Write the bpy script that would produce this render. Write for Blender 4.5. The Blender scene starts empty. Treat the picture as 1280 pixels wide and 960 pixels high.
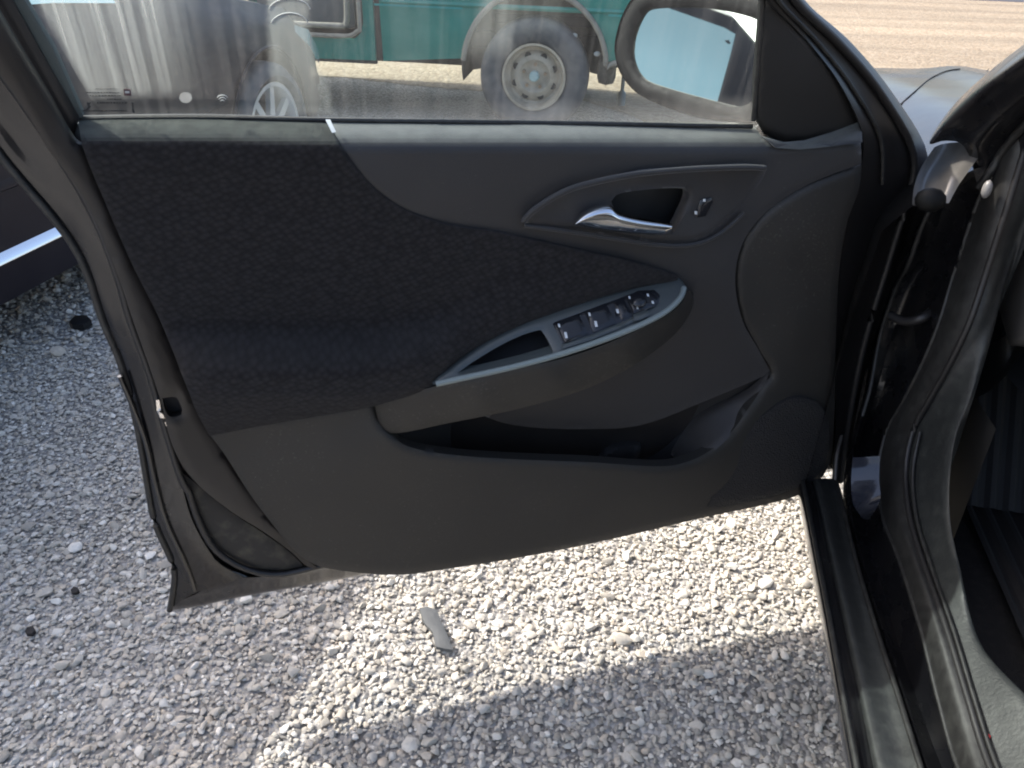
import bpy, math, random
import numpy as np
from mathutils import Vector
from mathutils.geometry import delaunay_2d_cdt
rng = np.random.default_rng(7); random.seed(7)
sc = bpy.context.scene
COL = sc.collection

# ------------------------------------------------------------------ camera
TH, RO, HC, FP = math.radians(31), math.radians(2), 1.3, 1000.0
F_ = np.array([0, math.cos(TH), -math.sin(TH)])
R0_ = np.array([1., 0, 0]); U0_ = np.array([0, math.sin(TH), math.cos(TH)])
R_ = R0_ * math.cos(RO) + U0_ * math.sin(RO)
U_ = -R0_ * math.sin(RO) + U0_ * math.cos(RO)
C_ = np.array([0, 0, HC])
cam = bpy.data.cameras.new('camera'); camo = bpy.data.objects.new('camera', cam); COL.objects.link(camo)
cam.sensor_width = 36; cam.lens = 36 * FP / 1280; cam.clip_end = 2000; cam.clip_start = 0.02
from mathutils import Matrix
M = Matrix([[R_[0], U_[0], -F_[0], 0], [R_[1], U_[1], -F_[1], 0], [R_[2], U_[2], -F_[2], HC], [0, 0, 0, 1]])
camo.matrix_world = M
sc.camera = camo

def ray(p):
    p = np.asarray(p, float)
    return F_ + ((p[..., 0] - 640) / FP)[..., None] * R_ - ((p[..., 1] - 480) / FP)[..., None] * U_
class Plane:                       # a survey plane in the world: photo measurement -> real 3D point, h metres off the plane
    def __init__(s, pt, n): s.pt = np.array(pt, float); s.n = np.array(n, float) / np.linalg.norm(n)
    def __call__(s, p, h=0.0):
        d = ray(p); h = np.asarray(h, float)
        t = ((s.pt - C_) @ s.n + h) / (d @ s.n)
        return C_ + d * t[..., None]
A15 = math.radians(15)
DU = np.array([-math.cos(A15), -math.sin(A15), 0]); DN = np.array([math.sin(A15), -math.cos(A15), 0])
ZV = np.array([0, 0, 1.])
DP = np.array([.573, 1.243, 0])
door = Plane(DP, DN)
LE = math.radians(16)
wref = DP - DN * .035 + ZV * 1.045
WW = ZV * math.cos(LE) + DN * math.sin(LE)
win = Plane(wref, DN * math.cos(LE) - ZV * math.sin(LE))
OC = np.array([.589, 1.256, 0]); CA = np.array([.188, .982, 0]); CA /= np.linalg.norm(CA); CB = np.array([CA[1], -CA[0], 0])
def car(s, l, z): return OC + CA * s + CB * l + ZV * z
def lat(l): return Plane(OC + CB * l, CB)

# ------------------------------------------------------------------ helpers
def tag(o, label=None, cat=None, group=None, kind=None):
    if label: o['label'] = label
    if cat: o['category'] = cat
    if group: o['group'] = group
    if kind: o['kind'] = kind
    return o
def empty(name, loc, rz=0, **k):
    o = bpy.data.objects.new(name, None); COL.objects.link(o); o.location = loc; o.rotation_euler = (0, 0, rz); o.empty_display_size = .2
    bpy.context.view_layer.update()
    return tag(o, **k)
def mesh_obj(name, V, Fc, mat, parent=None, smooth=True, sharp=40, uv=None):
    me = bpy.data.meshes.new(name); me.from_pydata([tuple(v) for v in V], [], [tuple(int(i) for i in f) for f in Fc]); me.update()
    if smooth:
        me.shade_smooth(); me.set_sharp_from_angle(angle=math.radians(sharp))
    if uv is not None:
        l = me.uv_layers.new(name='UVMap'); idx = np.zeros(len(me.loops), int); me.loops.foreach_get('vertex_index', idx)
        l.data.foreach_set('uv', np.asarray(uv, np.float32)[idx].ravel())
    if mat: me.materials.append(mat)
    o = bpy.data.objects.new(name, me); COL.objects.link(o)
    if parent is not None:
        o.parent = parent; o.matrix_parent_inverse = parent.matrix_world.inverted()
    return o
def cat_closed(P, n=6):
    P = np.array(P, float); out = []
    N = len(P)
    for i in range(N):
        p0, p1, p2, p3 = P[i - 1], P[i], P[(i + 1) % N], P[(i + 2) % N]
        a = np.linalg.norm
        v1, v2 = p1 - p0, p2 - p1
        L = a(v2)
        m1 = (p2 - p0) * L / (a(p1 - p0) + L + 1e-9); m2 = (p3 - p1) * L / (a(p3 - p2) + L + 1e-9)
        def sharp(u, v): return (u @ v) / (a(u) * a(v) + 1e-9) < .45
        if sharp(p1 - p0, p2 - p1): m1 = (p2 - p1)
        if sharp(p2 - p1, p3 - p2): m2 = (p2 - p1)
        for k in range(n):
            t = k / n
            out.append((2*t**3-3*t**2+1)*p1 + (t**3-2*t**2+t)*m1 + (-2*t**3+3*t**2)*p2 + (t**3-t**2)*m2)
    return np.array(out)
def resamp(P, step=None, n=None, closed=False):
    P = np.array(P, float)
    if closed: P = np.vstack([P, P[:1]])
    d = np.r_[0, np.cumsum(np.linalg.norm(np.diff(P[:, :2], axis=0), axis=1))]
    if n is None: n = max(6, int(d[-1] / step))
    t = np.linspace(0, d[-1], n + 1)[:-1] if closed else np.linspace(0, d[-1], n)
    return np.stack([np.interp(t, d, P[:, k]) for k in range(P.shape[1])], 1)
def inside(pts, poly):
    x, y = pts[:, 0], pts[:, 1]; c = np.zeros(len(pts), bool); j = len(poly) - 1
    for i in range(len(poly)):
        xi, yi = poly[i]; xj, yj = poly[j]
        m = ((yi > y) != (yj > y)) & (x < (xj - xi) * (y - yi) / (yj - yi + 1e-12) + xi)
        c ^= m; j = i
    return c
def dist(pts, poly):
    A = poly; B = np.roll(poly, -1, 0); best = np.full(len(pts), 1e9)
    for a, b in zip(A, B):
        ab = b - a; t = np.clip(((pts - a) @ ab) / (ab @ ab + 1e-9), 0, 1)
        best = np.minimum(best, np.linalg.norm(pts - a - t[:, None] * ab, axis=1))
    return best
def tps(ctrl):
    c = np.array(ctrl, float); X = c[:, :2] / 100; N = len(c)
    def phi(r): return r ** 2 * np.log(r + 1e-9)
    K = phi(np.linalg.norm(X[:, None] - X[None], axis=2)) + np.eye(N) * .02
    Pm = np.c_[np.ones(N), X]; A = np.block([[K, Pm], [Pm.T, np.zeros((3, 3))]])
    w = np.linalg.solve(A, np.r_[c[:, 2], 0, 0, 0])
    def f(p):
        q = np.asarray(p, float) / 100
        return phi(np.linalg.norm(q[:, None] - X[None], axis=2)) @ w[:N] + w[N] + q @ w[N + 1:]
    return f
def patch(name, outline, h, mat, parent, plane=door, thick=.012, step=8, edge=(8, .004), holes=(), smooth=True, curve=True, uvdoor=False, sharp=50, back=None):
    """a shell of real thickness: outline measured in the photo on the given plane, relief h metres off it"""
    O = cat_closed(outline) if curve else np.array(outline, float)
    O = resamp(O, step=step * .7, closed=True) if curve else O
    Hs = [resamp(cat_closed(hh), step=step * .7, closed=True) for hh in holes]
    if isinstance(h, (int, float)): hf = lambda p: np.full(len(p), float(h))
    elif callable(h): hf = h
    else: hf = tps(h)
    mn, mx = O.min(0), O.max(0)
    gx, gy = np.meshgrid(np.arange(mn[0], mx[0], step), np.arange(mn[1], mx[1], step * .87))
    gx[1::2] += step / 2
    G = np.c_[gx.ravel(), gy.ravel()]
    rings = []
    G = G[inside(G, O)]
    if len(G): G = G[dist(G, O) > step * .55]
    for q in Hs:
        if len(G): G = G[~inside(G, q)]
        if len(G): G = G[dist(G, q) > step * .55]
    loops = [O] + Hs
    pts = np.vstack(loops + [G]); edges = []; k = 0
    for L in loops:
        n = len(L); edges += [(k + i, k + (i + 1) % n) for i in range(n)]; k += n
    r = delaunay_2d_cdt([Vector(p) for p in pts], edges, [], 0, 1e-5)
    P = np.array([tuple(v) for v in r[0]]); T = np.array([list(f) for f in r[2] if len(f) == 3])
    cen = P[T].mean(1); keep = inside(cen, O)
    for q in Hs: keep &= ~inside(cen, q)
    T = T[keep]
    a, b, c = P[T[:, 0]], P[T[:, 1]], P[T[:, 2]]
    cr = (b[:, 0]-a[:, 0])*(c[:, 1]-a[:, 1]) - (b[:, 1]-a[:, 1])*(c[:, 0]-a[:, 0])
    T[cr > 0] = T[cr > 0][:, ::-1]
    used = np.unique(T); rm = -np.ones(len(P), int); rm[used] = np.arange(len(used)); P = P[used]; T = rm[T]
    hh = hf(P)
    if edge and edge[0] > 0:
        dd = dist(P, O)
        for q in Hs: dd = np.minimum(dd, dist(P, q))
        hh = hh - edge[1] * np.clip(1 - dd / edge[0], 0, 1) ** 2
    V = plane(P, hh)
    # skirt
    ec = {}
    for t in T:
        for i in range(3):
            e = (int(t[i]), int(t[(i + 1) % 3])); ec[e] = 1
    be = [e for e in ec if (e[1], e[0]) not in ec]
    bv = sorted({i for e in be for i in e}); bm_ = {v: len(V) + i for i, v in enumerate(bv)}
    V2 = V[bv] - plane.n * thick
    Fc = [tuple(t) for t in T] + [(e[1], e[0], bm_[e[0]], bm_[e[1]]) for e in be]
    VV = np.vstack([V, V2])
    uv = np.c_[(VV - DP) @ DU, VV[:, 2]]
    return mesh_obj(name, VV, Fc, mat, parent, smooth, sharp, uv)
def loft(name, rails, mat, parent, n=70, sub=3, closed_cross=False, sharp=60, smooth=True):
    """rails: list of Nx3 world polylines"""
    Rr = [resamp3(r, n) for r in rails]
    Rr = np.array(Rr)
    m = len(Rr); rows = []
    for i in range(m - 1):
        p0 = Rr[max(i - 1, 0)]; p1 = Rr[i]; p2 = Rr[i + 1]; p3 = Rr[min(i + 2, m - 1)]
        for k in range(sub):
            t = k / sub; m1 = (p2 - p0) * .5; m2 = (p3 - p1) * .5
            rows.append((2*t**3-3*t**2+1)*p1 + (t**3-2*t**2+t)*m1 + (-2*t**3+3*t**2)*p2 + (t**3-t**2)*m2)
    rows.append(Rr[-1]); rows = np.array(rows); q = len(rows)
    V = rows.reshape(-1, 3); Fc = []
    for i in range(q - 1):
        for j in range(n - 1):
            a = i * n + j; Fc.append((a, a + 1, a + n + 1, a + n))
    return mesh_obj(name, V, Fc, mat, parent, smooth, sharp)
def resamp3(P, n):
    P = np.array(P, float)
    # catmull densify
    Q = []
    for i in range(len(P) - 1):
        p0 = P[max(i-1, 0)]; p1 = P[i]; p2 = P[i+1]; p3 = P[min(i+2, len(P)-1)]
        for k in range(8):
            t = k / 8; m1 = (p2 - p0) * .5; m2 = (p3 - p1) * .5
            Q.append((2*t**3-3*t**2+1)*p1 + (t**3-2*t**2+t)*m1 + (-2*t**3+3*t**2)*p2 + (t**3-t**2)*m2)
    Q.append(P[-1]); Q = np.array(Q)
    d = np.r_[0, np.cumsum(np.linalg.norm(np.diff(Q, axis=0), axis=1))]; t = np.linspace(0, d[-1], n)
    return np.stack([np.interp(t, d, Q[:, k]) for k in range(3)], 1)
def rail(plane_of, pts, dz=0):
    """pts: (x, y, k) -> 3D, plane_of(k) gives plane/offset"""
    out = []
    for p in pts:
        pl, h = plane_of(p[2]); out.append(pl(np.array([p[:2]]), np.array([h]))[0])
    return np.array(out)
def drail(pts): return rail(lambda k: (door, k), pts)
def lrail(pts): return rail(lambda k: (lat(k), 0), pts)
def tube(name, P, r, mat, parent, seg=10, n=60, flat=1.0):
    P = resamp3(P, n); T = np.gradient(P, axis=0); T /= np.linalg.norm(T, axis=1)[:, None]
    up = ZV if abs(T[0][2]) < .9 else np.array([1., 0, 0]); V = []
    for i in range(n):
        s = np.cross(T[i], up); s /= np.linalg.norm(s); u = np.cross(s, T[i])
        rr = r[0] + (r[1] - r[0]) * i / (n - 1) if isinstance(r, tuple) else r
        for k in range(seg):
            a = 2 * math.pi * k / seg; V.append(P[i] + rr * (math.cos(a) * s + math.sin(a) * u * flat))
    Fc = [(i*seg+k, i*seg+(k+1) % seg, (i+1)*seg+(k+1) % seg, (i+1)*seg+k) for i in range(n-1) for k in range(seg)]
    Fc += [tuple(range(seg))[::-1], tuple(range((n-1)*seg, n*seg))]
    return mesh_obj(name, V, Fc, mat, parent)
def box(name, lo, hi, mat, parent, bev=.004, fn=lambda p: p):
    import bmesh
    bm = bmesh.new(); bmesh.ops.create_cube(bm, size=1)
    for v in bm.verts:
        v.co = Vector([lo[i] + (v.co[i] + .5) * (hi[i] - lo[i]) for i in range(3)])
    if bev: bmesh.ops.bevel(bm, geom=bm.edges[:], offset=bev, segments=2, affect='EDGES', profile=.6)
    V = [fn(np.array(v.co)) for v in bm.verts]; bm.verts.index_update()
    Fc = [[v.index for v in f.verts] for f in bm.faces]; bm.free()
    return mesh_obj(name, V, Fc, mat, parent, True, 35)

# ------------------------------------------------------------------ materials
def mat(name, col, rough=.5, metal=0, bump=None, coat=0, spec=.5, var=None, coords='Object'):
    """bump=(scale, strength, kind), var=(scale, colour2, lo, hi)"""
    m = bpy.data.materials.new(name); m.use_nodes = True; nt = m.node_tree; b = nt.nodes['Principled BSDF']
    b.inputs['Base Color'].default_value = (*col, 1); b.inputs['Roughness'].default_value = rough; b.inputs['Metallic'].default_value = metal
    b.inputs['Coat Weight'].default_value = coat; b.inputs['Coat Roughness'].default_value = .04; b.inputs['Specular IOR Level'].default_value = spec
    tc = nt.nodes.new('ShaderNodeTexCoord')
    if var:
        n = nt.nodes.new('ShaderNodeTexNoise'); n.inputs['Scale'].default_value = var[0]; n.inputs['Detail'].default_value = 6
        nt.links.new(tc.outputs[coords], n.inputs['Vector'])
        r = nt.nodes.new('ShaderNodeValToRGB'); r.color_ramp.elements[0].position = var[2]; r.color_ramp.elements[1].position = var[3]
        r.color_ramp.elements[0].color = (*col, 1); r.color_ramp.elements[1].color = (*var[1], 1)
        nt.links.new(n.outputs['Fac'], r.inputs['Fac']); nt.links.new(r.outputs['Color'], b.inputs['Base Color'])
        if len(var) > 4:
            mr = nt.nodes.new('ShaderNodeMapRange'); mr.inputs['From Min'].default_value = var[2]; mr.inputs['From Max'].default_value = var[3]
            mr.inputs['To Min'].default_value = rough; mr.inputs['To Max'].default_value = var[4]
            nt.links.new(n.outputs['Fac'], mr.inputs['Value']); nt.links.new(mr.outputs[0], b.inputs['Roughness'])
    if bump:
        if bump[2] == 'voronoi': n = nt.nodes.new('ShaderNodeTexVoronoi')
        else: n = nt.nodes.new('ShaderNodeTexNoise'); n.inputs['Detail'].default_value = 4
        n.inputs['Scale'].default_value = bump[0]; nt.links.new(tc.outputs[coords], n.inputs['Vector'])
        bp = nt.nodes.new('ShaderNodeBump'); bp.inputs['Strength'].default_value = bump[1]; bp.inputs['Distance'].default_value = bump[3] if len(bump) > 3 else .001
        nt.links.new(n.outputs[0], bp.inputs['Height']); nt.links.new(bp.outputs[0], b.inputs['Normal'])
    return m
plastic = mat('grained_black_plastic', (0.0101, 0.0097, 0.0094), .55, bump=(900, .5, 'voronoi', .0006), var=(6, (0.0137, 0.0130, 0.0122), .35, .7))
def speck(m, scale=260, lo=.70, hi=.80, col=(.10, .095, .085), amt=.8):
    nt = m.node_tree; b = nt.nodes['Principled BSDF']; N = nt.nodes.new; L = nt.links.new
    tc = N('ShaderNodeTexCoord'); n = N('ShaderNodeTexNoise'); n.inputs['Scale'].default_value = scale; n.inputs['Detail'].default_value = 3; L(tc.outputs['Object'], n.inputs['Vector'])
    n2 = N('ShaderNodeTexNoise'); n2.inputs['Scale'].default_value = 5; n2.inputs['Detail'].default_value = 5; L(tc.outputs['Object'], n2.inputs['Vector'])
    a = N('ShaderNodeMath'); a.operation = 'ADD'; L(n.outputs[0], a.inputs[0]); s2 = N('ShaderNodeMath'); s2.operation = 'MULTIPLY_ADD'; L(n2.outputs[0], s2.inputs[0]); s2.inputs[1].default_value = .4; s2.inputs[2].default_value = -.2; L(s2.outputs[0], a.inputs[1])
    r = N('ShaderNodeMapRange'); r.inputs['From Min'].default_value = lo; r.inputs['From Max'].default_value = hi; r.inputs['To Max'].default_value = amt; L(a.outputs[0], r.inputs[0])
    mx = N('ShaderNodeMix'); mx.data_type = 'RGBA'; L(r.outputs[0], mx.inputs[0]); mx.inputs[7].default_value = (*col, 1)
    lk = b.inputs['Base Color'].links
    if lk: L(lk[0].from_socket, mx.inputs[6])
    else: mx.inputs[6].default_value = b.inputs['Base Color'].default_value
    L(mx.outputs[2], b.inputs['Base Color'])
plastic_low = mat('dusty_lower_plastic', (0.0164, 0.0152, 0.0133), .6, bump=(900, .5, 'voronoi', .0006), var=(5, (0.0226, 0.0203, 0.0172), .35, .7))
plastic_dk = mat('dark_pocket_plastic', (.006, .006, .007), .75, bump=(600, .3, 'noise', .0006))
soft = mat('soft_front_trim', (0.0112, 0.0097, 0.0097), .5, bump=(1100, .5, 'voronoi', .0005), var=(9, (0.0151, 0.0133, 0.0133), .35, .75))
soft.node_tree.nodes['Principled BSDF'].inputs['Sheen Weight'].default_value = .25
def ledge_sunlit(m, col=(.08, .084, .074), lo=.60, hi=.97):
    # paler tint on the level door top: sunlit strip painted into the colour
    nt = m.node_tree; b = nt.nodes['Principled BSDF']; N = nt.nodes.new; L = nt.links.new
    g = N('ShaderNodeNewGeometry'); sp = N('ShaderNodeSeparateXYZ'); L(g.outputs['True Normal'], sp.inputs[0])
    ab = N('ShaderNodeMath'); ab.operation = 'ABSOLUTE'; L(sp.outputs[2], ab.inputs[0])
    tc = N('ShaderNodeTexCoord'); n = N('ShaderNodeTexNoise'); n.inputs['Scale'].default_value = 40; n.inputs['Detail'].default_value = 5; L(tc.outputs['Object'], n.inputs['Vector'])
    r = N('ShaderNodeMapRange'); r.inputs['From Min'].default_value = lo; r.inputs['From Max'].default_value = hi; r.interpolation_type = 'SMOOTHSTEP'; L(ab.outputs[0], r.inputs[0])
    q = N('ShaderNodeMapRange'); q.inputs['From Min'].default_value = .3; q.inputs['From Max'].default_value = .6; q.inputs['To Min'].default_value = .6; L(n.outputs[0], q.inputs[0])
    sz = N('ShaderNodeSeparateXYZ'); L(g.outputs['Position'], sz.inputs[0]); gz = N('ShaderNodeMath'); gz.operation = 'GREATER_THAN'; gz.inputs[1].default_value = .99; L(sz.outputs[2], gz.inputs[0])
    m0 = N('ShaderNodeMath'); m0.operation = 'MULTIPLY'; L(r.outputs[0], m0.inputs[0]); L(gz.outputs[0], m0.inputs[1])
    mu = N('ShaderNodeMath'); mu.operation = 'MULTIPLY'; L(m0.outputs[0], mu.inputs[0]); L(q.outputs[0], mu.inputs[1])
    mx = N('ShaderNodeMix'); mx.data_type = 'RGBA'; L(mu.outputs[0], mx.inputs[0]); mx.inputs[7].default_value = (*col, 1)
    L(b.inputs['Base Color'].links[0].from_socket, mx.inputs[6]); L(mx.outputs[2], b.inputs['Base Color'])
speck(plastic_low, 220, .64, .80, (.07, .065, .056)); speck(soft, 300, .68, .8, (.05, .048, .045)); speck(plastic, 300, .68, .8, (.05, .048, .045))
gloss_trim = mat('satin_switch_trim', (.050, .058, .058), .3, bump=(400, .1, 'noise', .0004))
switch_m = mat('switch_black', (.012, .013, .016), .22)
icon_m = mat('pale_icon_ink', (.6, .62, .62), .5)
paint = mat('black_car_paint', (.006, .006, .007), .16, coat=.6, bump=(3, .03, 'noise', .01))
paint_dusty = mat('dusty_black_paint', (.008, .008, .009), .2, coat=.5, var=(9, (.022, .022, .021), .45, .9, .4))
shell_m = mat('door_shell_paint', (0.0120, 0.0100, 0.0096), .42, var=(14, (0.0168, 0.0144, 0.0132), .4, .8))
dusty = mat('dusty_cover', (0.0288, 0.0252, 0.0207), .85, var=(30, (0.0765, 0.0675, 0.0495), .48, .72), bump=(300, .4, 'noise', .001))
rubber = mat('weatherstrip_rubber', (.016, .015, .015), .45, bump=(200, .2, 'noise', .001))
rubber_dusty = mat('dusty_weatherstrip', (.013, .0125, .012), .5, var=(70, (.036, .036, .033), .4, .9), bump=(150, .3, 'noise', .001))
scuff_m = mat('scuffed_sill_plastic', (.019, .0205, .020), .5, var=(60, (.042, .045, .041), .45, .9), bump=(200, .5, 'noise', .001))
flange_gloss = mat('flange_gloss_black', (.006, .006, .007), .24, coat=.4, var=(11, (.013, .012, .012), .5, .9, .4))
pillar_paint = mat('pillar_black_paint', (.005, .005, .006), .27, coat=.25, bump=(9, .15, 'noise', .01), var=(18, (.012, .011, .011), .5, .9, .45))
hood_paint = mat('hood_black_paint', (.014, .013, .012), .16, coat=.15, spec=.28, bump=(1.6, .25, 'noise', .02), var=(4, (.04, .036, .033), .45, .7, .3))
chrome = mat('chrome', (.8, .8, .8), .07, 1)
latch_m = mat('latch_steel', (.75, .72, .68), .25, 1)
carpet_m = mat('black_carpet', (.012, .011, .011), .95, bump=(500, 1, 'noise', .004), var=(60, (.03, .026, .025), .5, .85))
dash_m = mat('grey_dash_plastic', (.13, .12, .11), .6, bump=(800, .4, 'voronoi', .0006))
mirror_m = mat('mirror_glass', (.93, .98, .90), .02, 1)
tyre_m = mat('tyre_rubber', (.065, .069, .078), .8, bump=(60, .4, 'noise', .002), var=(10, (.15, .145, .14), .42, .75))
steel_m = mat('dusty_steel_rim', (.40, .35, .28), .5, .1, var=(14, (.26, .22, .17), .45, .75))
alloy_m = mat('silver_alloy', (.75, .75, .74), .3, .6)
green_m = mat('green_truck_paint', (.001, .175, .14), .35, coat=.4, var=(7, (.03, .22, .18), .4, .8, .4))
teal_stripe = mat('teal_stripe_paint', (.01, .26, .25), .35)
sedan_m = mat('dark_sedan_paint', (.014, .012, .017), .36, spec=.22, coat=.03, var=(2.5, (.034, .030, .034), .4, .7, .42))
beige_m = mat('dusty_beige_trim', (.24, .22, .185), .6, var=(20, (.15, .135, .11), .4, .8))
well_m = mat('dusty_wheel_well', (.09, .08, .068), .9, var=(12, (.16, .145, .12), .4, .7), bump=(40, .4, 'noise', .004))
frame_m = mat('dark_underframe', (.02, .02, .02), .7)
hub_m = mat('dull_teal_hub', (.30, .42, .42), .5)
sglass = mat('dark_window_glass', (.95, .96, .74), .05, metal=.9, coat=1)
pole_m = mat('galvanised_pole', (.32, .34, .35), .5, .3)
ivory = mat('dust_white_ink', (.42, .42, .41), .7)

def cloth_mat():
    m = mat('charcoal_knit_cloth', (.024, .022, .023), .95, spec=.2); nt = m.node_tree; b = nt.nodes['Principled BSDF']
    uv = nt.nodes.new('ShaderNodeUVMap'); mp = nt.nodes.new('ShaderNodeMapping'); mp.inputs['Scale'].default_value = (105, 150, 1); mp.inputs['Rotation'].default_value = (0, 0, .5)
    nt.links.new(uv.outputs[0], mp.inputs[0])
    v = nt.nodes.new('ShaderNodeTexVoronoi'); v.inputs['Scale'].default_value = 1; v.inputs['Randomness'].default_value = .55; nt.links.new(mp.outputs[0], v.inputs['Vector'])
    n = nt.nodes.new('ShaderNodeTexNoise'); n.inputs['Scale'].default_value = 900; n.inputs['Detail'].default_value = 2
    ad = nt.nodes.new('ShaderNodeMath'); ad.operation = 'ADD'; nt.links.new(v.outputs[0], ad.inputs[0]); nt.links.new(n.outputs[0], ad.inputs[1])
    bp = nt.nodes.new('ShaderNodeBump'); bp.inputs['Strength'].default_value = .9; bp.inputs['Distance'].default_value = .003; bp.invert = True
    nt.links.new(ad.outputs[0], bp.inputs['Height']); nt.links.new(bp.outputs[0], b.inputs['Normal'])
    r = nt.nodes.new('ShaderNodeValToRGB'); r.color_ramp.elements[0].color = (.030, .0268, .0265, 1); r.color_ramp.elements[1].color = (.0150, .0130, .0128, 1)
    r.color_ramp.elements[0].position = .2; r.color_ramp.elements[1].position = .75
    nt.links.new(v.outputs[0], r.inputs[0]); nt.links.new(r.outputs[0], b.inputs['Base Color'])
    b.inputs['Sheen Weight'].default_value = .06; b.inputs['Sheen Roughness'].default_value = .4
    return m
cloth = cloth_mat(); ledge_sunlit(cloth, col=(.11, .115, .10), lo=.66, hi=.98); ledge_sunlit(soft)

def glass_mat(name, base, streak, tint=(.80, .90, .89), streak_scale=(90, 2.2), lo=.45, hi=.62, fade=None, dustcol=(.80, .80, .77), refl=1.0):
    """dirty car glass: clear tinted glass under a film of dust (base) with dried water streaks (streak)"""
    m = bpy.data.materials.new(name); m.use_nodes = True; nt = m.node_tree; nt.nodes.clear()
    N = nt.nodes.new; L = nt.links.new
    out = N('ShaderNodeOutputMaterial'); tr = N('ShaderNodeBsdfTransparent'); tr.inputs[0].default_value = (*tint, 1)
    df = N('ShaderNodeBsdfDiffuse'); df.inputs[0].default_value = (*dustcol, 1); tl = N('ShaderNodeBsdfTranslucent'); tl.inputs[0].default_value = (*dustcol, 1)
    dm = N('ShaderNodeMixShader'); dm.inputs[0].default_value = .6; L(df.outputs[0], dm.inputs[1]); L(tl.outputs[0], dm.inputs[2])
    uv = N('ShaderNodeUVMap'); mp = N('ShaderNodeMapping'); mp.inputs['Scale'].default_value = (*streak_scale, 1); mp.inputs['Rotation'].default_value = (0, 0, math.radians(-6)); L(uv.outputs[0], mp.inputs[0])
    n = N('ShaderNodeTexNoise'); n.inputs['Scale'].default_value = 1; n.inputs['Detail'].default_value = 5; n.inputs['Distortion'].default_value = .2; L(mp.outputs[0], n.inputs['Vector'])
    r = N('ShaderNodeMapRange'); r.inputs['From Min'].default_value = lo; r.inputs['From Max'].default_value = hi; r.inputs['To Min'].default_value = base; r.inputs['To Max'].default_value = base + streak
    L(n.outputs[0], r.inputs[0])
    fac = r.outputs[0]
    if fade:                      # film thins out to the edge stored in the mesh as attribute 'film'
        at = N('ShaderNodeAttribute'); at.attribute_name = 'film'; mu = N('ShaderNodeMath'); mu.operation = 'MULTIPLY'
        L(fac, mu.inputs[0]); L(at.outputs['Fac'], mu.inputs[1]); fac = mu.outputs[0]
    else:
        n2 = N('ShaderNodeTexNoise'); n2.inputs['Scale'].default_value = 7; n2.inputs['Detail'].default_value = 5; L(uv.outputs[0], n2.inputs['Vector'])
        sep = N('ShaderNodeSeparateXYZ'); L(uv.outputs[0], sep.inputs[0])
        g = N('ShaderNodeMapRange'); g.inputs['From Min'].default_value = 1.075; g.inputs['From Max'].default_value = 1.03; g.inputs['To Min'].default_value = 0; g.inputs['To Max'].default_value = .12; L(sep.outputs[1], g.inputs[0])
        mu = N('ShaderNodeMath'); mu.operation = 'MULTIPLY'; L(n2.outputs[0], mu.inputs[0]); mu.inputs[1].default_value = .025
        a1 = N('ShaderNodeMath'); a1.operation = 'ADD'; L(fac, a1.inputs[0]); L(mu.outputs[0], a1.inputs[1])
        a2 = N('ShaderNodeMath'); a2.operation = 'ADD'; L(a1.outputs[0], a2.inputs[0]); L(g.outputs[0], a2.inputs[1]); fac = a2.outputs[0]
    mx = N('ShaderNodeMixShader'); L(fac, mx.inputs[0]); L(tr.outputs[0], mx.inputs[1]); L(dm.outputs[0], mx.inputs[2])
    if refl:
        gl = N('ShaderNodeBsdfGlossy'); gl.inputs['Roughness'].default_value = .03; fr = N('ShaderNodeFresnel'); fr.inputs[0].default_value = 1.5
        m2 = N('ShaderNodeMixShader'); L(fr.outputs[0], m2.inputs[0]); L(mx.outputs[0], m2.inputs[1]); L(gl.outputs[0], m2.inputs[2]); L(m2.outputs[0], out.inputs[0])
    else: L(mx.outputs[0], out.inputs[0])
    return m
glass_m = glass_mat('dusty_window_glass', .004, .02)
film_m = glass_mat('dried_water_streaks', .12, .34, tint=(1, 1, 1), streak_scale=(120, 1.6), lo=.4, hi=.66, fade=True, refl=0, dustcol=(.82, .79, .74))
film2_m = glass_mat('pale_run_film', .14, .16, tint=(1, 1, 1), streak_scale=(70, 2), lo=.35, hi=.7, fade=True, refl=0, dustcol=(.78, .76, .70))

# ------------------------------------------------------------------ world + sun
sunv = np.array([-1.0, .46, 1.0]); el = math.atan2(sunv[2], math.hypot(sunv[0], sunv[1]))
w = bpy.data.worlds.new('World'); sc.world = w; w.use_nodes = True; nt = w.node_tree
sky = nt.nodes.new('ShaderNodeTexSky'); sky.sky_type = 'NISHITA'; sky.sun_disc = False; sky.sun_elevation = el
sky.sun_rotation = math.atan2(sunv[0], sunv[1]); sky.dust_density = 4.0; sky.air_density = .8; sky.ozone_density = .4
nt.links.new(sky.outputs[0], nt.nodes['Background'].inputs[0]); nt.nodes['Background'].inputs[1].default_value = .16
sl = bpy.data.lights.new('sun', 'SUN'); so = bpy.data.objects.new('sun', sl); COL.objects.link(so)
sl.energy = 2.1; sl.angle = math.radians(.53); sl.color = (1, .965, .91)
so.rotation_euler = Vector(sunv).to_track_quat('Z', 'Y').to_euler()
sc.view_settings.view_transform = 'Standard'; sc.view_settings.look = 'None'; sc.view_settings.gamma = 1; sc.view_settings.exposure = 1.42
sc.cycles.use_denoising = True; sc.cycles.filter_width = 2.0; sc.cycles.max_bounces = 8; sc.cycles.transparent_max_bounces = 16

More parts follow.
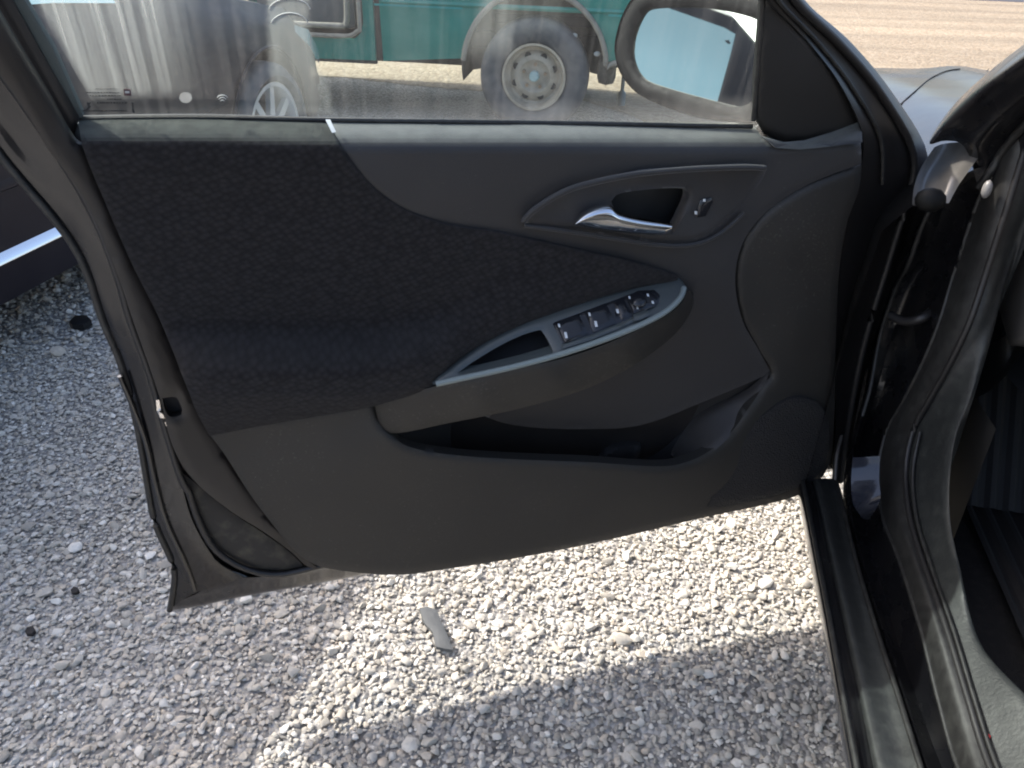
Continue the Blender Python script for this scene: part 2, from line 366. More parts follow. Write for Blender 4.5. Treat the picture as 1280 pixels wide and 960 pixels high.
# ------------------------------------------------------------------ ground
def ground_mat(name, c1, c2, c3, vs, bumpd, streak=None):
    m = bpy.data.materials.new(name); m.use_nodes = True; nt = m.node_tree; b = nt.nodes['Principled BSDF']; N = nt.nodes.new; L = nt.links.new
    b.inputs['Roughness'].default_value = .9; tc = N('ShaderNodeTexCoord')
    v = N('ShaderNodeTexVoronoi'); v.inputs['Scale'].default_value = vs; L(tc.outputs['Object'], v.inputs['Vector'])
    sp = N('ShaderNodeSeparateColor'); L(v.outputs['Color'], sp.inputs[0])
    r = N('ShaderNodeValToRGB'); r.color_ramp.elements[0].color = (*c1, 1); r.color_ramp.elements[1].color = (*c3, 1); e = r.color_ramp.elements.new(.5); e.color = (*c2, 1)
    L(sp.outputs[0], r.inputs[0])
    n = N('ShaderNodeTexNoise'); n.inputs['Detail'].default_value = 6; n.inputs['Scale'].default_value = 1.0
    mp = N('ShaderNodeMapping'); mp.inputs['Scale'].default_value = streak or (.8, .8, 1); mp.inputs['Rotation'].default_value = (0, 0, .1); L(tc.outputs['Object'], mp.inputs[0]); L(mp.outputs[0], n.inputs['Vector'])
    hs = N('ShaderNodeMapRange'); hs.inputs['From Min'].default_value = .3; hs.inputs['From Max'].default_value = .7; hs.inputs['To Min'].default_value = .72; hs.inputs['To Max'].default_value = 1.18; L(n.outputs[0], hs.inputs[0])
    mx = N('ShaderNodeMix'); mx.data_type = 'RGBA'; mx.blend_type = 'MULTIPLY'; mx.inputs[0].default_value = 1; L(r.outputs[0], mx.inputs[6]); L(hs.outputs[0], mx.inputs[7]); L(mx.outputs[2], b.inputs['Base Color'])
    bp = N('ShaderNodeBump'); bp.inputs['Strength'].default_value = .8; bp.inputs['Distance'].default_value = bumpd; bp.invert = True; L(v.outputs['Distance'], bp.inputs['Height']); L(bp.outputs[0], b.inputs['Normal'])
    return m
gm = ground_mat('gravel_bed', (.22, .21, .19), (.38, .365, .34), (.56, .545, .51), 75, .012)
fm = ground_mat('dry_field', (.23, .175, .115), (.27, .215, .145), (.33, .275, .20), 30, .01, streak=(.12, 1.6, 1))
S = 400
tag(mesh_obj('ground', [(-S, -S, 0), (S, -S, 0), (S, S, 0), (-S, S, 0)], [(0, 1, 2, 3)], gm, None, False), kind='structure')
# dry field with a wandering near edge
xs = np.linspace(-60, 90, 260)
def fedge(x):
    y0 = np.interp(x, [-60, -6, -1.5, .6, 1.3, 2.0, 8, 90], [9, 7.6, 7.0, 6.6, 4.2, 3.2, 1.0, -6])
    return y0 + .12 * np.sin(x * 3.1) + .06 * np.sin(x * 9.7)
V = [(x, fedge(x), .004) for x in xs] + [(x, 300, .004) for x in xs]; n = len(xs)
tag(mesh_obj('dry_field', V, [(i, i + 1, n + i + 1, n + i) for i in range(n - 1)], fm, None, False), kind='structure')
rm = mat('far_asphalt', (.06, .062, .075), .9)
tag(mesh_obj('far_road', [(2, 17.2, .008), (60, 12, .008), (60, 19, .008), (2, 22.5, .008)], [(0, 1, 2, 3)], rm, None, False), kind='structure')

# gravel stones
def ico():
    import bmesh
    bm = bmesh.new(); bmesh.ops.create_icosphere(bm, subdivisions=2, radius=1); V = np.array([v.co[:] for v in bm.verts]); T = np.array([[v.index for v in f.verts] for f in bm.faces]); bm.free(); return V, T
IV, IT = ico()
protos = []
for k in range(14):
    v = IV.copy(); 
    for _ in range(9):
        d = rng.normal(size=3); d /= np.linalg.norm(d); lim = rng.uniform(.38, .8); s = v @ d; v = v - np.outer(np.clip(s - lim, 0, None), d) * .92
    v *= np.array([1, rng.uniform(.55, .95), rng.uniform(.35, .6)]); protos.append(v)
protos = np.array(protos)
def gravel():
    P = []
    def region(x0, x1, y0, y1, sp, rs, zoff):
        gx, gy = np.meshgrid(np.arange(x0, x1, sp), np.arange(y0, y1, sp)); p = np.c_[gx.ravel(), gy.ravel()] + rng.uniform(-.5, .5, (gx.size, 2)) * sp * 1.1
        r = rs * np.exp(rng.normal(0, .33, len(p))); r = np.clip(r, rs * .45, rs * 2.4)
        l = (p - OC[:2]) @ CB[:2]
        keep = l < .12
        # keep roughly the part of the lot around the open door
        q = np.c_[p, np.zeros(len(p))] - C_; zc = q @ F_; px = 640 + FP * (q @ R_) / zc; py = 480 - FP * (q @ U_) / zc
        keep &= (px > -260) & (px < 1500) & (py < 1200)
        p, r = p[keep], r[keep]
        return np.c_[p, rng.uniform(-.2, .5, len(p)) * r + zoff, r]
    P.append(region(-2.4, 1.0, .25, 2.3, .0108, .0056, .002))
    P.append(region(-2.4, 1.0, .25, 2.3, .027, .0085, .003))
    P.append(region(-2.9, -.3, 2.3, 3.5, .017, .0088, .002))
    P.append(region(-2.4, 1.0, .25, 2.6, .13, .0125, .005))
    P = np.vstack(P); n = len(P); nv = len(IV)
    pr = protos[rng.integers(0, len(protos), n)]
    a = rng.uniform(0, 2 * math.pi, n); ca, sa = np.cos(a), np.sin(a)
    tx = rng.normal(0, .35, n)
    v = pr * P[:, 3][:, None, None]
    y = v[:, :, 1] * np.cos(tx)[:, None] - v[:, :, 2] * np.sin(tx)[:, None]; z = v[:, :, 1] * np.sin(tx)[:, None] + v[:, :, 2] * np.cos(tx)[:, None]; x = v[:, :, 0]
    X = x * ca[:, None] - y * sa[:, None] + P[:, 0][:, None]; Y = x * sa[:, None] + y * ca[:, None] + P[:, 1][:, None]; Z = z + P[:, 2][:, None]
    co = np.stack([X, Y, Z], 2).reshape(-1, 3).astype(np.float32)
    T = (IT[None] + (np.arange(n) * nv)[:, None, None]).reshape(-1, 3)
    me = bpy.data.meshes.new('gravel'); me.vertices.add(len(co)); me.vertices.foreach_set('co', co.ravel())
    me.loops.add(T.size); me.loops.foreach_set('vertex_index', T.ravel().astype(np.int32)); me.polygons.add(len(T))
    me.polygons.foreach_set('loop_start', np.arange(0, T.size, 3, dtype=np.int32)); 
    me.update(calc_edges=True); me.shade_smooth(); me.set_sharp_from_angle(angle=math.radians(32))
    at = me.attributes.new('stone', 'FLOAT', 'POINT'); at.data.foreach_set('value', np.repeat(rng.uniform(0, 1, n), nv).astype(np.float32))
    m = bpy.data.materials.new('limestone_chips'); m.use_nodes = True; nt = m.node_tree; b = nt.nodes['Principled BSDF']; N = nt.nodes.new; L = nt.links.new
    b.inputs['Roughness'].default_value = .85; a = N('ShaderNodeAttribute'); a.attribute_name = 'stone'
    r = N('ShaderNodeValToRGB'); cr = r.color_ramp
    cols = [(0, (.34, .325, .30)), (.12, (.45, .43, .40)), (.3, (.50, .48, .445)), (.5, (.55, .535, .51)), (.62, (.56, .505, .44)), (.78, (.60, .59, .565)), (.93, (.69, .68, .66)), (1, (.86, .85, .83))]
    cols = [(q, (c[0] * 1.02, c[1] * .985, c[2] * .90)) for q, c in cols]; cr.elements[0].color = (*cols[0][1], 1); cr.elements[1].color = (*cols[-1][1], 1)
    for p, c in cols[1:-1]: e = cr.elements.new(p); e.color = (*c, 1)
    L(a.outputs['Fac'], r.inputs[0])
    tc = N('ShaderNodeTexCoord'); n1 = N('ShaderNodeTexNoise'); n1.inputs['Scale'].default_value = 90; n1.inputs['Detail'].default_value = 4; L(tc.outputs['Object'], n1.inputs['Vector'])
    mr = N('ShaderNodeMapRange'); mr.inputs['To Min'].default_value = .75; mr.inputs['To Max'].default_value = 1.2; L(n1.outputs[0], mr.inputs[0])
    mx = N('ShaderNodeMix'); mx.data_type = 'RGBA'; mx.blend_type = 'MULTIPLY'; mx.inputs[0].default_value = 1; L(r.outputs[0], mx.inputs[6]); L(mr.outputs[0], mx.inputs[7]); L(mx.outputs[2], b.inputs['Base Color'])
    bp = N('ShaderNodeBump'); bp.inputs['Strength'].default_value = .5; bp.inputs['Distance'].default_value = .002; L(n1.outputs[0], bp.inputs['Height']); L(bp.outputs[0], b.inputs['Normal'])
    me.materials.append(m)
    o = bpy.data.objects.new('gravel', me); COL.objects.link(o); tag(o, kind='stuff')
gravel()

# ------------------------------------------------------------------ the black car and its open door
own = empty('black_car', tuple(OC), label='black car seen from beside its driver seat, front door wide open over the gravel', cat='car')
# door shell (outer skin, rear flange)
def lean(pts):    # rises inwards above the belt line
    return pts
skin = [(-60, 110), (0, 197), (75, 287), (106, 337), (128, 402), (151, 457), (171, 532), (185, 612), (194, 657), (214, 702), (218, 724), (214, 758), (300, 742), (450, 715), (640, 680), (860, 635), (1010, 590), (1050, 585), (1062, 540), (1080, 455), (1098, 400), (1115, 342), (1134, 290), (1148, 230), (1153, 187), (1118, 165), (940, 168), (400, 162), (92, 160), (60, 110), (20, 60), (-60, 0)]
D = patch('door', skin, [(214, 758, -.043), (0, 197, -.045), (450, 715, -.058), (640, 680, -.075), (1010, 590, -.095), (1150, 200, -.085), (400, 165, -.07), (60, 110, -.05)], paint, own, thick=.012, step=20, edge=(10, .006), curve=False)
def dpatch(name, outline, h, m, **k): return patch(name, outline, h, m, D, **k)
inner = [(-30, 60), (30, 135), (105, 250), (140, 330), (162, 400), (187, 470), (207, 540), (227, 600), (241, 650), (262, 690), (276, 706), (305, 718), (390, 710), (450, 702), (640, 670), (860, 620), (1000, 590), (1040, 580), (1046, 470), (1050, 330), (1085, 190), (1050, 175), (940, 165), (400, 160), (100, 160), (40, 60)]
dpatch('inner_shell', inner, [(0, 100, -.03), (100, 200, -.036), (230, 600, -.034), (400, 700, -.04), (600, 400, -.05), (1000, 590, -.05), (1000, 200, -.05), (500, 170, -.06), (900, 170, -.06)], shell_m, step=16, curve=False)
e0 = [(-220, -150, .13), (-140, -15, .06), (-60, 105, -0.020), (0, 195, -0.027), (75, 285, -0.035), (105, 335, -0.038), (127, 400, -0.039), (150, 455, -0.039), (170, 530, -0.039), (184, 610, -0.039), (193, 655, -0.039), (213, 700, -0.039), (217, 722, -0.039), (211, 763, -0.039)]
e1 = [(-205, -160, .135), (-128, -25, .065), (-52, 92, -0.010), (8, 183, -0.022), (82, 272, -0.029), (113, 330, -0.030), (136, 400, -0.030), (160, 460, -0.030), (178, 530, -0.030), (192, 610, -0.030), (202, 655, -0.030), (221, 697, -0.030), (227, 718, -0.030), (228, 750, -0.032)]
e2 = [(-190, -170, .14), (-115, -38, .07), (-42, 74, 0), (16, 166, -0.025), (90, 257, -0.024), (124, 330, -0.026), (146, 400, -0.026), (170, 460, -0.026), (188, 530, -0.026), (205, 610, -0.026), (216, 655, -0.026), (234, 695, -0.026), (242, 714, -0.026), (252, 738, -0.027)]
e3 = [(-170, -185, .145), (-98, -58, .075), (-30, 50, 0.010), (28, 130, -0.015), (104, 247, -0.025), (140, 330, -0.021), (161, 400, -0.022), (186, 470, -0.022), (206, 540, -0.022), (225, 600, -0.022), (240, 650, -0.022), (262, 690, -0.022), (276, 706, -0.022), (305, 722, -0.022)]
def pushr(r, d): return [(x, y, h + d) for x, y, h in r]
loft('rear_flange', [drail(pushr(e0, -.012)), drail(e0), drail(e1), drail(e2), drail(e3), drail(pushr(e3, -.01))], flange_gloss, D)
b0 = [(211, 763, -.039), (250, 757, -.040), (300, 746, -.042), (380, 732, -.048), (450, 719, -.055), (540, 700, -.07)]
b1 = [(228, 750, -.032), (255, 746, -.033), (302, 737, -.035), (380, 724, -.040), (450, 712, -.045), (540, 694, -.055)]
b2 = [(252, 738, -.027), (275, 734, -.027), (308, 729, -.030), (382, 717, -.034), (450, 706, -.038), (540, 690, -.048)]
b3 = [(276, 706, -.022), (290, 716, -.023), (312, 722, -.025), (388, 712, -.028), (450, 700, -.034), (540, 680, -.045)]
loft('bottom_flange', [drail(pushr(b0, -.012)), drail(b0), drail(b1), drail(b2), drail(b3)], flange_gloss, D, n=40)
tube('edge_rubber', drail([(x + 1, y, h + .004) for x, y, h in e0]), .005, rubber_dusty, D)
tube('channel_bead', drail([(150, 470, -.025), (180, 545, -.025), (193, 600, -.025), (207, 650, -.025), (226, 692, -.025), (236, 716, -.025), (243, 738, -.025)]), .004, paint, D)
tube('weatherstrip', drail([(x + 2, y, h + .008) for x, y, h in e3[:10]] + [(236, 615, -.02), (250, 655, -.02), (272, 690, -.02), (310, 712, -.02), (350, 718, -.02), (400, 707, -.02), (450, 694, -.03)]), .0055, rubber, D)
dpatch('access_cover', [(229, 592), (262, 618), (292, 642), (330, 667), (362, 690), (380, 708), (345, 713), (305, 704), (273, 684), (252, 654), (236, 616)], -.024, dusty, step=7, edge=(8, .004))
dpatch('edge_panel', [(-190, -160), (-60, 0), (0, 92), (22, 122), (60, 186), (106, 248), (142, 330), (166, 400), (198, 492), (216, 558), (240, 598), (290, 640), (330, 665), (364, 690), (384, 708), (400, 712), (372, 690), (342, 655), (312, 615), (280, 565), (262, 535), (246, 510), (232, 475), (203, 400), (168, 328), (131, 243), (106, 185), (92, 176), (60, 120), (0, 20), (-60, -80), (-120, -190)],
       [(-150, -170, .15), (-60, -40, .075), (0, 60, .045), (60, 150, .012), (100, 210, 0), (150, 330, -.004), (200, 440, -.006), (240, 540, -.006), (300, 630, -.004), (390, 708, -.01)], shell_m, step=8, edge=(6, .003),
       holes=[[(203, 498), (214, 496), (222, 497), (228, 514), (226, 519), (212, 522), (206, 512)]])
# latch
dpatch('latch_slot', [(196, 490), (235, 490), (235, 528), (200, 528)], -.024, plastic_dk, step=8, curve=False)
dpatch('latch', [(195, 500), (199, 500), (201, 512), (206, 517), (206, 523), (200, 523), (196, 514)], .000, latch_m, step=4, edge=(3, .004), thick=.012, curve=False)
dpatch('latch_bolt', [(206, 528), (211, 526), (213, 532), (209, 535)], -.002, latch_m, step=4, edge=(2, .003), curve=False)

# trim pieces
ins = [(97, 148), (240, 146), (411, 152), (416, 163), (432, 192), (455, 222), (480, 245), (510, 264), (560, 281), (620, 290), (680, 303), (740, 316), (800, 330), (848, 345), (846, 353), (800, 359), (760, 369), (700, 389), (650, 407), (600, 432), (562, 459), (543, 482), (470, 507), (400, 520), (330, 532), (262, 545), (246, 515), (232, 480), (200, 400), (165, 330), (128, 245), (104, 185)]
insh = [(97, 150, .012), (240, 150, .012), (411, 152, .012), (110, 175, .013), (240, 174, .014), (420, 176, .013), (140, 210, .02), (280, 210, .02), (440, 215, .018), (150, 270, .02), (300, 260, .02), (450, 260, .015), (200, 350, .014), (350, 350, .012), (550, 330, .012), (700, 340, .012), (840, 349, .010), (700, 386, .028), (600, 428, .045), (230, 420, .016), (300, 418, .016), (450, 415, .018), (300, 460, .060), (450, 455, .062), (540, 475, .078), (270, 488, .072), (400, 488, .082), (480, 493, .084), (330, 528, .052), (262, 543, .045), (460, 510, .070), (245, 500, .06), (200, 395, .012)]
def topped(ctrl, pts, dep=.056, run=38):
    f = tps(ctrl); bx, by = zip(*pts)
    return lambda p: f(p) - dep * np.clip(1 - (p[:, 1] - np.interp(p[:, 0], bx, by)) / run, 0, 1.1) ** 1.9
def insert_relief(p):
    x, y = p[:, 0], p[:, 1]
    yb = np.interp(x, [0, 300, 450, 520, 560, 600, 650, 700, 760, 800, 846], [482, 482, 480, 471, 457, 432, 407, 389, 369, 359, 352])
    H = np.interp(x, [200, 260, 400, 520, 560, 600, 650, 700, 760, 800, 846], [.060, .070, .078, .072, .060, .036, .023, .016, .009, .004, 0])
    up = np.clip((y - (yb - 84)) / 80, 0, 1); dn = np.clip((y - yb - 10) / 55, 0, 1)
    return .013 + H * up * up * (3 - 2 * up) - .044 * dn ** 1.5 + .004 * np.exp(-((y - 205) / 30.) ** 2)
def topped_f(f, pts, dep=.056, run=38):
    bx, by = zip(*pts)
    return lambda p: f(p) - dep * np.clip(1 - (p[:, 1] - np.interp(p[:, 0], bx, by)) / run, 0, 1.1) ** 1.9
dpatch('cloth_insert', ins, topped_f(insert_relief, [(97, 147), (240, 146), (411, 151)]), cloth, step=5, edge=(4, .002), thick=.008)
upf = [(411, 152), (560, 154), (700, 154), (860, 157), (940, 158), (958, 176), (985, 184), (1030, 181), (1076, 176), (1077, 205), (1040, 218), (1000, 236), (955, 268), (928, 305), (919, 350), (928, 400), (950, 440), (964, 466), (930, 481), (870, 506), (810, 529), (760, 536), (640, 531), (560, 500), (560, 300), (500, 262), (455, 226), (430, 192)]
uph = [(411, 152, .010), (560, 154, .010), (700, 154, .008), (860, 157, .003), (940, 158, 0), (440, 180, .010), (560, 180, .010), (700, 180, .010), (860, 184, .004), (960, 190, -.004), (440, 200, .012), (560, 240, .010), (700, 230, .008), (900, 225, 0), (1076, 190, -.006), (700, 270, .004), (560, 300, .004), (600, 450, 0), (800, 330, .002), (880, 330, .006), (880, 420, -.004), (800, 500, -.016), (950, 440, -.004), (650, 525, -.02), (920, 300, 0), (1000, 236, -.004)]
dpatch('upper_trim', upf, topped(uph, [(411, 151), (560, 153), (700, 153), (860, 156), (940, 157), (1000, 150)], .052, 38), soft, step=6, edge=(4, .002), thick=.008, holes=[[(762, 254), (770, 241), (800, 236), (842, 233), (861, 234), (863, 248), (855, 268), (844, 287), (834, 293), (798, 290), (772, 280)]])
low = [(258, 538), (330, 525), (400, 513), (466, 501), (474, 528), (486, 542), (510, 558), (560, 568), (640, 574), (740, 578), (820, 583), (850, 580), (880, 568), (910, 545), (936, 510), (955, 482), (965, 466), (951, 440), (929, 400), (920, 350), (929, 305), (956, 268), (1001, 237), (1041, 219), (1077, 206), (1074, 235), (1060, 275), (1050, 330), (1045, 420), (1043, 520), (1037, 578), (1022, 603), (1000, 618), (960, 630), (880, 647), (760, 675), (650, 697), (560, 711), (510, 718), (475, 718), (440, 715), (400, 708), (372, 692), (342, 657), (312, 617), (280, 567)]
lowh = [(262, 546, .026), (400, 522, .034), (470, 512, .040), (486, 545, .050), (560, 570, .048), (640, 576, .046), (740, 580, .044), (830, 584, .036), (910, 548, .020), (960, 475, .004), (940, 420, -.004), (930, 310, -.004), (1060, 220, -.006), (1045, 350, -.010), (1040, 500, -.010), (1000, 400, .002), (1000, 300, .002), (320, 600, .020), (400, 640, .018), (500, 620, .030), (650, 620, .032), (800, 620, .024), (500, 700, .006), (650, 685, .006), (800, 655, .004), (920, 632, 0), (1010, 608, -.008), (980, 520, .006), (380, 690, 0), (450, 705, .002), (300, 570, .020)]
dpatch('lower_trim', low, lowh, plastic_low, step=5, edge=(8, .005), thick=.02)
grille_m = mat('perforated_grille', (.012, .0115, .012), .7, bump=(420, 1, 'voronoi', .004))
dpatch('speaker_grille', [(978, 503), (1000, 497), (1025, 506), (1036, 530), (1034, 572), (1018, 598), (975, 618), (920, 631), (882, 636), (880, 618), (895, 590), (922, 555), (948, 525)], [(1000, 497, .012), (1035, 550, -.002), (882, 636, .008), (950, 570, .014), (920, 555, .016)], grille_m, step=7, edge=(5, .004), thick=.008)
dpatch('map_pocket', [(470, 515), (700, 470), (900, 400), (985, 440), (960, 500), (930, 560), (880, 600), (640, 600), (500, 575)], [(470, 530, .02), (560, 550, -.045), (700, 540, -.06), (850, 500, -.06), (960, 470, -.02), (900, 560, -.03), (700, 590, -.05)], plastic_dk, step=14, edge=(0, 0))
dpatch('bottle_holder', [(842, 572), (836, 562), (850, 541), (878, 516), (935, 488), (962, 464), (952, 492), (932, 520), (908, 550), (880, 572), (860, 580)], [(840, 565, -.045), (880, 516, -.04), (960, 466, -.004), (930, 520, .004), (880, 570, .018)], soft, step=6, edge=(3, .002), thick=.004)
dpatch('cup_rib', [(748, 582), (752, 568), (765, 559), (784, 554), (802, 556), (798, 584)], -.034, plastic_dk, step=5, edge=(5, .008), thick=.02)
dpatch('pull_handle', [(468, 506), (500, 494), (545, 483), (600, 470), (650, 460), (700, 449), (750, 433), (790, 416), (830, 396), (850, 381), (860, 362), (867, 366), (865, 385), (852, 408), (830, 430), (790, 458), (740, 483), (690, 500), (640, 513), (560, 529), (486, 542), (474, 528)],
       [(468, 506, .048), (480, 520, .048), (545, 484, .084), (600, 472, .092), (700, 451, .092), (790, 418, .078), (850, 383, .045), (864, 366, .022), (505, 512, .066), (600, 495, .092), (700, 475, .092), (790, 440, .070), (845, 400, .036), (486, 542, .044), (560, 529, .060), (640, 513, .066), (740, 483, .060), (830, 430, .028), (860, 390, .014)], plastic_low, step=5, edge=(5, .003), thick=.02)
swo = [(541, 481), (550, 468), (561, 460), (600, 433), (650, 408), (700, 389), (760, 369), (800, 358), (830, 352), (850, 348), (857, 358), (853, 374), (832, 393), (790, 413), (740, 432), (690, 448), (640, 460), (600, 469), (570, 475)]
def swh(p, a=[(541, 481, .086), (600, 469, .090), (690, 448, .091), (790, 413, .078), (853, 374, .045), (857, 358, .024), (561, 460, .070), (600, 433, .050), (650, 408, .038), (700, 389, .030), (760, 369, .020), (830, 352, .012)]):
    return tps(a)(np.asarray(p, float))
dpatch('armrest_top', swo, swh, gloss_trim, step=5, edge=(3, .002), thick=.02, holes=[[(572, 466), (592, 452), (625, 432), (655, 418), (676, 412), (684, 424), (692, 440), (660, 450), (620, 460), (590, 466)]])
tube('armrest_highlight', drail([(x, y, float(swh(np.array([[x, y]], float))[0]) + .001) for x, y in ((545, 480), (572, 474), (600, 468), (640, 459), (690, 446), (740, 430), (790, 411), (830, 391), (850, 373), (855, 360))]), .0045, mat('rim_highlight', (.17, .20, .195), .3), D, n=50)  # added bead, painted pale as the highlight along the armrest front
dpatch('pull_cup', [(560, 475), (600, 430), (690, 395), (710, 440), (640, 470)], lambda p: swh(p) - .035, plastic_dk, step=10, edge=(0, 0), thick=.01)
# switches
def switch(name, q, rise, icons=()):
    o = dpatch(name, q, lambda p, r=rise: swh(p) + r, switch_m, step=4, edge=(3, .003), thick=.008, curve=False)
    for c in icons:
        x, y, wx, wy = c
        dpatch('switch_icon', [(x - wx, y - wy), (x + wx * .4, y - wy), (x + wx, y + wy), (x - wx * .4, y + wy)], lambda p, r=rise: swh(p) + r + .0012, icon_m, step=3, edge=(0, 0), thick=.001, curve=False)
    return o
dpatch('switch_bezel', [(689, 404), (738, 385), (790, 366), (818, 361), (826, 368), (824, 381), (800, 394), (772, 407), (738, 421), (704, 433)], lambda p: swh(p) + .0015, switch_m, step=5, edge=(2, .002), thick=.006, curve=False)
switch('window_switch', [(694, 405), (724, 394), (735, 417), (706, 429)], .006, [(699, 407, 1.6, 2.0), (707.5, 419, 2.2, 3.6)])
switch('window_switch', [(732, 391), (758, 381), (770, 404), (742, 415)], .006, [(737, 393, 1.6, 2.0), (745, 405, 2.2, 3.4)])
switch('lock_switch', [(767, 379), (780, 374), (790, 394), (777, 400)], .005, [(772, 389, 2, 2.4)])
switch('mirror_switch', [(784, 374), (800, 366), (814, 365), (822, 372), (821, 381), (806, 388), (792, 392)], .007, [(787, 372, 1.5, 1.5), (810, 369, 1.6, 1.6), (816, 378, 1.8, 1.6), (797, 385, 1.4, 1.4)])
dpatch('mirror_knob', [(790, 372), (800, 368), (808, 372), (808, 379), (800, 384), (791, 381)], lambda p: swh(p) + .016, switch_m, step=3, edge=(4, .004), thick=.01)
dpatch('switch_lip', [(703, 431), (738, 420), (772, 406), (800, 394), (810, 389), (811, 392), (800, 399), (773, 411), (739, 425), (703, 436)], lambda p: swh(p) + .004, gloss_trim, step=4, edge=(2, .002), thick=.006, curve=False)
dpatch('switch_tab', [(792, 395), (806, 389), (811, 389), (812, 394), (800, 400), (793, 401)], lambda p: swh(p) + .007, icon_m if False else gloss_trim, step=3, edge=(2, .001), thick=.004, curve=False)
# inside handle
bez = [(652, 278), (662, 264), (680, 251), (705, 238), (740, 226), (800, 214), (870, 208), (930, 206), (960, 208), (952, 226), (932, 254), (908, 278), (882, 297), (850, 304), (800, 300), (740, 290), (695, 284)]
bzh = [(652, 278, .014), (705, 238, .020), (800, 214, .018), (930, 206, .012), (960, 208, .006), (700, 262, .008), (760, 240, .006), (870, 225, .004), (930, 235, .002), (882, 297, .008), (800, 298, .012), (700, 284, .012), (870, 270, .004)]
dpatch('handle_bezel', bez, bzh, soft, step=5, edge=(5, .005), thick=.018, holes=[[(764, 252), (772, 243), (800, 238), (840, 235), (858, 236), (860, 246), (852, 266), (842, 284), (834, 290), (800, 286), (775, 276)]])
tube('bezel_ridge', drail([(654, 277, .016), (668, 262, .020), (704, 240, .024), (742, 228, .024), (800, 217, .022), (870, 211, .018), (930, 209, .015), (955, 210, .010)]), .0042, soft, D, n=50)
tube('bezel_lower_ridge', drail([(656, 282, .010), (700, 288, .012), (760, 297, .014), (820, 306, .014), (866, 306, .010), (900, 292, .008), (930, 266, .006)]), .003, soft, D, n=50)
dpatch('handle_cup', [(755, 230), (870, 225), (870, 300), (760, 295)], -.045, mat('cup_black', (.010, .010, .010), .6), step=12, curve=False)
ht = [(716, 281), (726, 268), (738, 261), (752, 257), (763, 257), (771, 264), (785, 269), (805, 273), (825, 276), (839, 279)]
hm = [(717, 281.5), (730, 274), (745, 270), (757, 269), (767, 271), (776, 275), (789, 278), (806, 281), (825, 283), (840, 284)]
hb = [(718, 282), (732, 284), (748, 286), (760, 287.5), (771, 289), (786, 291), (800, 292), (815, 293), (830, 293), (839, 289)]
loft('door_handle', [drail([(x, y, .006) for x, y in ht]), drail([(x, y, .024) for x, y in ht]), drail([(x, y, .036) for x, y in hm]), drail([(x, y, .026) for x, y in hb]), drail([(x, y, .008) for x, y in hb])], chrome, D, n=60, sub=6, sharp=80)
dpatch('lock_button', [(869, 268), (876, 250), (889, 247), (891, 252), (882, 270), (871, 272)], .007, switch_m, step=4, edge=(2, .002), thick=.006, curve=False)
for c in ((870, 266, 1.5, 2), (880.5, 250.5, 1.5, 1.6)):
    dpatch('lock_icon', [(c[0]-c[2], c[1]-c[3]), (c[0]+c[2], c[1]-c[3]), (c[0]+c[2], c[1]+c[3]), (c[0]-c[2], c[1]+c[3])], .0085, icon_m, step=3, edge=(0, 0), thick=.001, curve=False)
dpatch('insert_seam_clip', [(407, 150), (413, 150), (420, 165), (415, 166)], [(407, 150, -.012), (413, 150, -.012), (418, 166, .012), (412, 160, .006)], mat('pale_clip', (.5, .5, .5), .4), step=4, edge=(1, .001), thick=.003, curve=False)

# window frame, glass, sail panel
def wpatch(name, outline, h, m, **k): return patch(name, outline, h, m, D, plane=win, **k)
wpatch('glass', [(-85, -190), (-30, -80), (97, 155), (400, 165), (940, 170), (990, 185), (1060, 160), (980, -60), (860, -190)], -.006, glass_m, thick=.004, step=25, edge=(0, 0), curve=False)
wpatch('window_seal', [(-100, -190), (-34, -80), (-14, -48), (20, 8), (60, 80), (99, 147), (93, 168), (89, 176), (52, 116), (0, 30), (-60, -70), (-125, -180)], .006, rubber, step=7, edge=(5, .004), curve=False)
wpatch('glass_run', [(-90, -195), (-25, -80), (26, -8), (66, 60), (104, 145), (98, 148), (60, 78), (20, 6), (-34, -80), (-100, -190)], .001, mat('glass_run_felt', (.05, .062, .06), .7), step=7, edge=(2, .001), curve=False)
tube('belt_seal', drail([(100, 148, -.040), (250, 146, -.041), (411, 150, -.041), (700, 154, -.041), (940, 158, -.041)]), .0035, rubber_dusty, D)
wpatch('mirror_cover', [(935, -60), (955, -10), (952, 10), (950, 40), (945, 100), (944, 148), (955, 166), (972, 176), (990, 180), (1030, 173), (1078, 164), (1072, 145), (1058, 110), (1030, 72), (1000, 36), (975, 0), (950, -60)],
       [(945, 0, .012), (948, 140, .012), (990, 175, .016), (1074, 160, .010), (1030, 75, .012), (1000, 110, .016), (960, -40, .010)], plastic, step=7, edge=(6, .006), curve=False)
tube('glass_divider', rail(lambda k: (win, k), [(952, -60, .008), (953, 0, .008), (951, 40, .008), (946, 100, .008), (942, 150, .008)]), .004, rubber_dusty, D)
dpatch('ledge_trim', [(955, 172), (985, 180), (1010, 178), (1040, 169), (1068, 156), (1077, 154), (1078, 178), (1040, 183), (1000, 187), (970, 185)], [(955, 172, -.012), (1010, 176, -.014), (1072, 155, -.022), (1078, 178, .004), (1000, 187, .006), (970, 185, .002)], soft, step=5, edge=(3, .002), curve=False)
q0 = [(850, -190, .12), (975, -60, .04), (1005, 0, .0), (1062, 52, -.04), (1112, 112, -.07), (1157, 187, -.09), (1150, 235, -.09), (1135, 290, -.09), (1118, 340, -.09), (1098, 400, -.09), (1082, 460, -.09), (1065, 545, -.09), (1056, 602, -.09)]
